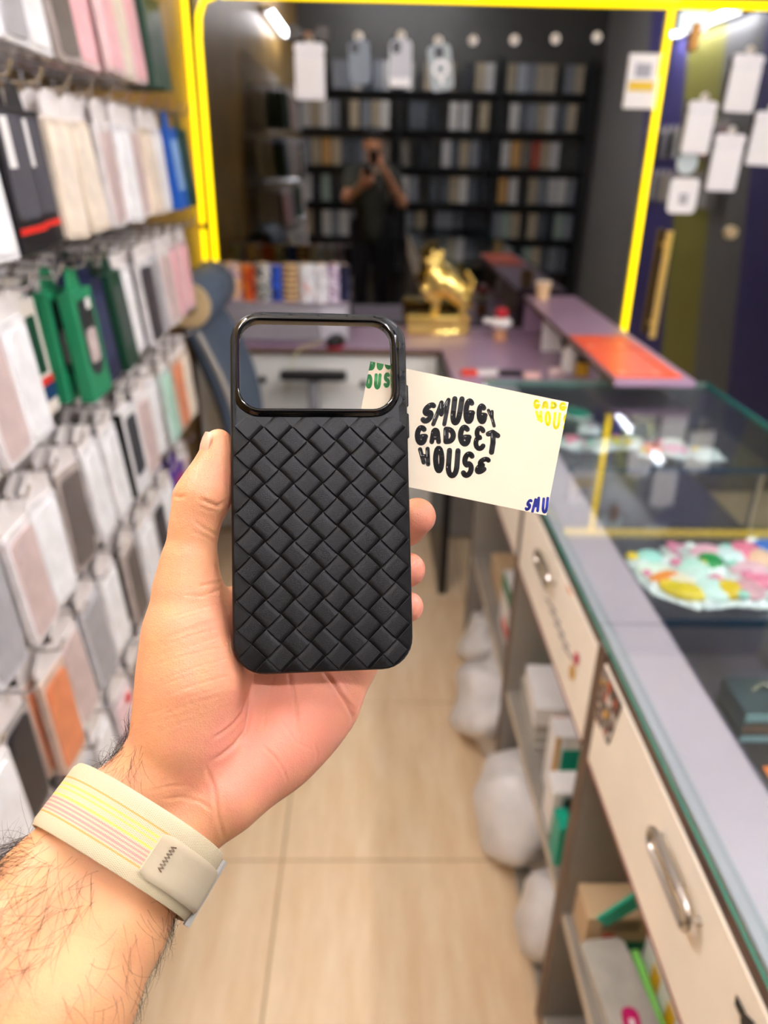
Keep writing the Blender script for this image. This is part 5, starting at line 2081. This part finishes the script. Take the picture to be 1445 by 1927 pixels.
def tile_grid(orient):
    """grid of one strap piece: flat across, dipping under its neighbours at both ends"""
    a = radians(45 * orient)
    pts = {}
    Lh = SQ * .565
    sv = (-1, -.9, -.78, -.62, -.4, .4, .62, .78, .9, 1)
    tv = ((-.486, -.0003), (-.484, .0), (-.472, .00012), (.472, .00012), (.484, .0), (.486, -.0003))
    for i, s in enumerate(sv):
        d = abs(s)
        z = .00098 - .00016 * d * d - .0011 * max(0, (d - .62) / .38) ** 1.6
        for j, (t, dz) in enumerate(tv):
            x, y = s * Lh, t * SQ
            zz = z + dz if dz > -.0002 else -.0002
            pts[i, j] = (x * cos(a) - y * sin(a), x * sin(a) + y * cos(a), zz)
    return pts


def clip_poly(poly, nx, ny, c):
    """keep nx*x+ny*y <= c"""
    out = []
    for k in range(len(poly)):
        p, q = poly[k], poly[(k + 1) % len(poly)]
        dp, dq = nx * p[0] + ny * p[1] - c, nx * q[0] + ny * q[1] - c
        if dp <= 0:
            out.append(p)
        if (dp < 0 < dq) or (dq < 0 < dp):
            t_ = dp / (dp - dq)
            out.append(tuple(p[i] + t_ * (q[i] - p[i]) for i in range(len(p))))
    return out


INS = .0011
outline = rrect(CWd - 2 * INS, CHt - 2 * INS, CR - INS, 5)
hx0, hx1, hy0, hy1 = HX_ - HW_ / 2 - .0029, HX_ + HW_ / 2 + .0029, HY_ - HH_ / 2 - .0035, HY_ + HH_ / 2 + .0029
grids = {1: tile_grid(1), -1: tile_grid(-1)}
full_me = {}
for i in range(-12, 13):
    for j in range(-14, 15):
        if (i + j) % 2 == 0:
            continue
        cx, cy = x00 + i * DD, y00 + j * DD
        if abs(cx) > CWd / 2 + .008 or abs(cy) > CHt / 2 + .008:
            continue
        ori = 1 if j % 2 == 0 else -1
        G_ = grids[ori]
        clips = []
        near_edge = abs(cx) > CWd / 2 - .009 or abs(cy) > CHt / 2 - .009
        if near_edge:
            for k in range(len(outline)):
                p, q = outline[k], outline[(k + 1) % len(outline)]
                nx, ny = q[1] - p[1], -(q[0] - p[0])
                l_ = math.hypot(nx, ny)
                if l_ < 1e-7:
                    continue
                clips.append((nx / l_, ny / l_, (nx * p[0] + ny * p[1]) / l_))
        if hx0 - .009 < cx < hx1 + .009 and hy0 - .009 < cy < hy1 + .009:
            if hx0 < cx < hx1 and hy0 < cy < hy1:
                continue
            if cy <= hy0:
                clips.append((0, 1, hy0))
            elif cy >= hy1:
                clips.append((0, -1, -hy1))
            elif cx <= hx0:
                clips.append((1, 0, hx0))
            else:
                clips.append((-1, 0, -hx1))
        if not clips:
            if ori not in full_me:
                vs = [G_[a, b] for a in range(NL + 1) for b in range(NWd + 1)]
                fs = [(a * (NWd + 1) + b, (a + 1) * (NWd + 1) + b, (a + 1) * (NWd + 1) + b + 1, a * (NWd + 1) + b + 1) for a in range(NL) for b in range(NWd)]
                full_me[ori] = MB().add(vs, fs).mesh('weave_strap', CASEM)
                full_me[ori].polygons.foreach_set('use_smooth', [True] * len(full_me[ori].polygons))
                full_me[ori].set_sharp_from_angle(angle=radians(30))
            put('weave_strap', full_me[ori], case, (cx, cy, 0))
        else:
            vs, fs, key = [], [], {}
            for a in range(NL):
                for b in range(NWd):
                    poly = [tuple((G_[q][0] + cx, G_[q][1] + cy, G_[q][2])) for q in ((a, b), (a + 1, b), (a + 1, b + 1), (a, b + 1))]
                    for c_ in clips:
                        poly = clip_poly(poly, *c_)
                        if len(poly) < 3:
                            break
                    if len(poly) < 3:
                        continue
                    f = []
                    for p in poly:
                        e_ = max((nx * p[0] + ny * p[1] - c0) for nx, ny, c0 in clips)
                        z = p[2] if e_ < -.0006 else p[2] * max(.15, -e_ / .0006)
                        kk = (round(p[0] * 1e6), round(p[1] * 1e6))
                        if kk not in key:
                            key[kk] = len(vs)
                            vs.append((p[0], p[1], z))
                        if not f or f[-1] != key[kk]:
                            f.append(key[kk])
                    if len(set(f)) >= 3:
                        fs.append(tuple(dict.fromkeys(f)))
            if len(fs) < 2:
                continue
            mb = MB().add([(p[0] - cx, p[1] - cy, p[2]) for p in vs], fs)
            o = mb.build('weave_strap', CASEM, case, (cx, cy, 0))
            o.data.polygons.foreach_set('use_smooth', [True] * len(o.data.polygons))
            o.data.set_sharp_from_angle(angle=radians(30))
# side buttons
for (v0, v1) in ((716, 760), (772, 822)):
    yc = -((v0 + v1) / 2 - 921) * .2275e-3
    hl = (v1 - v0) / 2 * .2275e-3
    MB().box(CWd / 2 - .0006, CWd / 2 + .0009, yc - hl, yc + hl, -.0085, -.0030, .0006).build('side_button', CASEB, case)

# ================================================================== BUSINESS CARD
card = thing('business_card', 'cream business card printed with round lettering, held behind the phone case', 'card')
ZCARD = .3335
ctl, ctr, cbr = np.array((697, 680.)), np.array((1070, 757.)), np.array((1028, 970.))
cbl = ctl + cbr - ctr
ccen = (ctl + cbr) / 2
cang = math.atan2(-(ctr - ctl)[1], (ctr - ctl)[0])
card.matrix_world = M4 @ Matrix.Translation(Vector(cl(ccen[0], ccen[1], ZCARD)))
S_ = ZCARD / F


def card_xy(u, v):
    return ((u - ccen[0]) * S_, -(v - ccen[1]) * S_)


quad = [card_xy(*ctl), card_xy(*cbl), card_xy(*cbr), card_xy(*ctr)]
MB().prism(quad, -.0004, 0).build('card_stock', mat('cream_card', '#e6d7bd', .5, var=.015, scale=50), card)

# bubble lettering: strokes of each letter in a unit cell (y up), drawn into four-corner cells taken from the photograph
def arc(cx, cy, rx, ry, a0, a1, n=10):
    return [(cx + rx * cos(radians(a0 + (a1 - a0) * k / n)), cy + ry * sin(radians(a0 + (a1 - a0) * k / n))) for k in range(n + 1)]


GL = {
    'S': [arc(.52, .72, .36, .26, 35, 250, 9) + arc(.48, .27, .38, .27, 75, -150, 9)],
    'M': [[(.08, .02), (.2, .5), (.3, .95)], [(.3, .95), (.5, .42)], [(.5, .42), (.78, .98)], [(.78, .98), (.86, .5), (.9, .02)]],
    'U': [[(.12, .97), (.12, .4)] + arc(.5, .34, .38, .34, 180, 360, 8) + [(.88, .97)]],
    'G': [arc(.5, .5, .40, .48, 50, 320, 14) + [(.86, .40)], [(.55, .42), (.92, .42)]],
    'Y': [[(.1, .95), (.5, .5)], [(.85, .95), (.5, .5)], [(.5, .5), (.55, .02)]],
    'A': [[(.1, .02), (.22, .6)] + arc(.5, .62, .28, .34, 180, 0, 8) + [(.9, .02)], [(.2, .36), (.8, .36)]],
    'D': [[(.15, .04), (.15, .95)], [(.15, .95)] + arc(.35, .5, .52, .45, 80, -80, 10) + [(.15, .04)]],
    'E': [arc(.55, .74, .38, .23, 30, 265, 9), arc(.52, .27, .42, .27, 95, 330, 9)],
    'T': [[(.02, .80), (.45, .92), (.98, .82)], [(.50, .9), (.55, .45), (.45, .02)]],
    'H': [[(.12, .97), (.2, .02)], [(.88, .97), (.8, .02)], [(.15, .48), (.85, .52)]],
    'O': [arc(.5, .5, .36, .46, 0, 360, 18)],
}


def cell_map(c, s, t):
    tl, tr, br, bl = [np.array(q, float) for q in c]
    top = tl + (tr - tl) * s
    bot = bl + (br - bl) * s
    return bot + (top - bot) * t


def letter(ch, corners, half_w, clip, mb, mbh=None, z=.00006):
    """adds one letter as overlapping round-ended strokes, optionally clipped to the card outline"""
    mid = sum(np.array(c, float) for c in corners) / 4
    wv_ = np.linalg.norm(np.array(corners[1], float) - np.array(corners[0], float)) * .5
    hv_ = np.linalg.norm(np.array(corners[3], float) - np.array(corners[0], float)) * .5
    fx, fy = max(.3, 1 - half_w * .6 / max(wv_, 1)), max(.3, 1 - half_w * .7 / max(hv_, 1))
    cell = corners
    for st in GL[ch]:
        st = [((x - .5) * fx + .5, (y - .5) * fy + .5) for x, y in st]
        P_ = [cell_map(corners, *p) for p in st]
        shapes = []
        for k in range(len(P_) - 1):
            a, b = P_[k], P_[k + 1]
            d = b - a
            l_ = np.linalg.norm(d)
            if l_ < 1e-6:
                continue
            n = np.array([-d[1], d[0]]) / l_ * half_w
            shapes.append([a + n, a - n, b - n, b + n])
        for p in P_:
            shapes.append([p + half_w * np.array([cos(q), sin(q)]) for q in np.linspace(0, 2 * pi, 13)[:-1]])
        for poly in shapes:
            q = [tuple(card_xy(*p)) for p in poly]
            ar_ = sum(q[i][0] * q[(i + 1) % len(q)][1] - q[(i + 1) % len(q)][0] * q[i][1] for i in range(len(q)))
            if ar_ < 0:
                q = q[::-1]
            for c_ in clip:
                q = clip_poly(q, *c_)
                if len(q) < 3:
                    break
            if len(q) >= 3:
                mb.add([(x, y, z) for x, y in q], [tuple(range(len(q)))])
        if mbh is not None:
            # small white shine on the upper side of each stroke
            for k0 in ([2] if len(P_) > 3 else [0]):
                a, b = P_[k0], P_[min(k0 + 1, len(P_) - 1)]
                if b[1] < a[1]:
                    a, b = b, a
                off = np.array([-.42, -.25]) * half_w
                a2, b2 = a + (b - a) * .1 + off, a + (b - a) * .55 + off
                d = b2 - a2
                l_ = np.linalg.norm(d)
                if l_ < 1e-6:
                    continue
                n = np.array([-d[1], d[0]]) / l_ * half_w * .075
                q = [tuple(card_xy(*p)) for p in (a2 + n * .4, a2 - n * .4, b2 - n, b2 + n)]
                ar_ = sum(q[i][0] * q[(i + 1) % 4][1] - q[(i + 1) % 4][0] * q[i][1] for i in range(4))
                if ar_ < 0:
                    q = q[::-1]
                mbh.add([(x, y, z + .00004) for x, y in q], [(0, 1, 2, 3)])


edges = []
for k in range(4):
    p, q = quad[k], quad[(k + 1) % 4]
    nx, ny = q[1] - p[1], -(q[0] - p[0])
    l_ = math.hypot(nx, ny)
    edges.append((nx / l_, ny / l_, (nx * p[0] + ny * p[1]) / l_))


def zc6(x, y):
    return (750 + x * .2353, 680 + y * .2353)


LOGO = [('S', (195, 360), (322, 305), (258, 490), (170, 500)), ('M', (305, 320), (438, 280), (380, 522), (255, 518)),
        ('U', (430, 278), (532, 280), (492, 510), (408, 505)), ('G', (525, 300), (614, 295), (606, 500), (512, 500)),
        ('G', (624, 335), (706, 345), (710, 500), (626, 500)), ('Y', (702, 372), (758, 392), (782, 528), (748, 528)),
        ('G', (130, 515), (236, 510), (232, 670), (128, 672)), ('A', (248, 532), (342, 530), (338, 660), (246, 660)),
        ('D', (355, 522), (460, 525), (462, 660), (352, 662)), ('G', (474, 508), (580, 510), (586, 682), (472, 678)),
        ('E', (606, 510), (695, 520), (698, 712), (592, 712)), ('T', (705, 525), (810, 555), (790, 745), (700, 745)),
        ('H', (148, 690), (250, 678), (256, 850), (185, 815)), ('O', (272, 672), (368, 672), (368, 902), (275, 895)),
        ('U', (385, 690), (500, 695), (482, 935), (368, 925)), ('S', (510, 725), (618, 720), (600, 918), (488, 935)),
        ('E', (640, 770), (752, 765), (690, 880), (598, 912))]
INKB = mat('glossy_black_ink', '#120f10', .25, var=0)
mb, mh_ = MB(), MB()
for ch, *cs in LOGO:
    cs = [zc6(*c) for c in cs]
    letter(ch, cs, {'Y': 3.2, 'M': 4.0, 'H': 4.1, 'E': 4.7, 'A': 4.6}.get(ch, 5.1), [], mb, mh_)
lg = mb.build('printed_logo', INKB, card)
lg['label'] = 'black bubble lettering reading SMUGGY GADGET HOUSE in a disc'
mh_.build('letter_shine', mat('white_ink', '#f4f0ea', .4, var=0), card)


def corner(word_rows, m, name, hw=4.4):
    mb = MB()
    for ch, tl, tr, br, bl in word_rows:
        letter(ch, [zc6(*q) for q in (tl, tr, br, bl)], hw, edges, mb)
    o = mb.build(name, m, card)
    return o


o = corner([('G', (1078, 300), (1135, 310), (1128, 385), (1075, 375)), ('A', (1148, 315), (1200, 320), (1195, 380), (1142, 378)),
            ('D', (1215, 320), (1270, 325), (1265, 385), (1208, 380)), ('G', (1285, 325), (1345, 330), (1340, 400), (1280, 390)),
            ('H', (1088, 395), (1148, 392), (1152, 500), (1112, 470)), ('O', (1165, 392), (1222, 398), (1218, 525), (1165, 515)),
            ('U', (1240, 402), (1302, 408), (1285, 548), (1225, 535)), ('S', (1318, 420), (1375, 420), (1365, 540), (1305, 550))],
           mat('yellow_ink', '#fff600', .4, var=0), 'yellow_corner_print', 2.5)
o['label'] = 'yellow lettering cut off by the card corner'
o = corner([('S', (1030, 1110), (1080, 1095), (1050, 1190), (1000, 1195)), ('M', (1075, 1100), (1140, 1075), (1120, 1205), (1058, 1215)),
            ('U', (1150, 1090), (1205, 1080), (1190, 1215), (1140, 1215))], mat('blue_ink', '#1b2a90', .4, var=0), 'blue_corner_print', 2.6)
o['label'] = 'blue lettering cut off by the card corner'


def z4(x, y):
    return ((400 + x * .2768 - 750) / .2353, (560 + y * .2768 - 680) / .2353)


o = corner([('G', z4(1030, 400), z4(1082, 410), z4(1085, 498), z4(1030, 495)), ('D', z4(1062, 400), z4(1110, 405), z4(1105, 500), z4(1055, 495)),
            ('G', z4(1118, 405), z4(1165, 410), z4(1160, 495), z4(1112, 492)), ('G', z4(1172, 410), z4(1222, 415), z4(1220, 490), z4(1168, 485)),
            ('O', z4(1040, 520), z4(1090, 520), z4(1085, 625), z4(1035, 615)), ('U', z4(1102, 515), z4(1150, 515), z4(1140, 625), z4(1095, 620)),
            ('S', z4(1165, 510), z4(1208, 510), z4(1205, 610), z4(1160, 610)), ('E', z4(1216, 505), z4(1262, 505), z4(1255, 590), z4(1210, 590))],
           mat('green_ink', '#128a3c', .4, var=0), 'green_corner_print', 3.1)
o['label'] = 'green lettering cut off by the card corner'

# ================================================================== the photographer's phone (behind the lens, mirrored in the glass)
ph = thing('smartphone', 'black smartphone held upright by the photographer', 'phone')
ph.matrix_world = M4 @ Matrix.Translation(Vector((.018, -.055, .014)))
MB().prism(rrect(.072, .150, .011, 5), -.004, .004).build('phone_body', BLACKP, ph)
MB().prism(rrect(.030, .034, .008, 4, -.018, .055), -.0065, -.004).build('camera_plate', mat('dark_camera_plate', '#1c1c20', .2), ph)
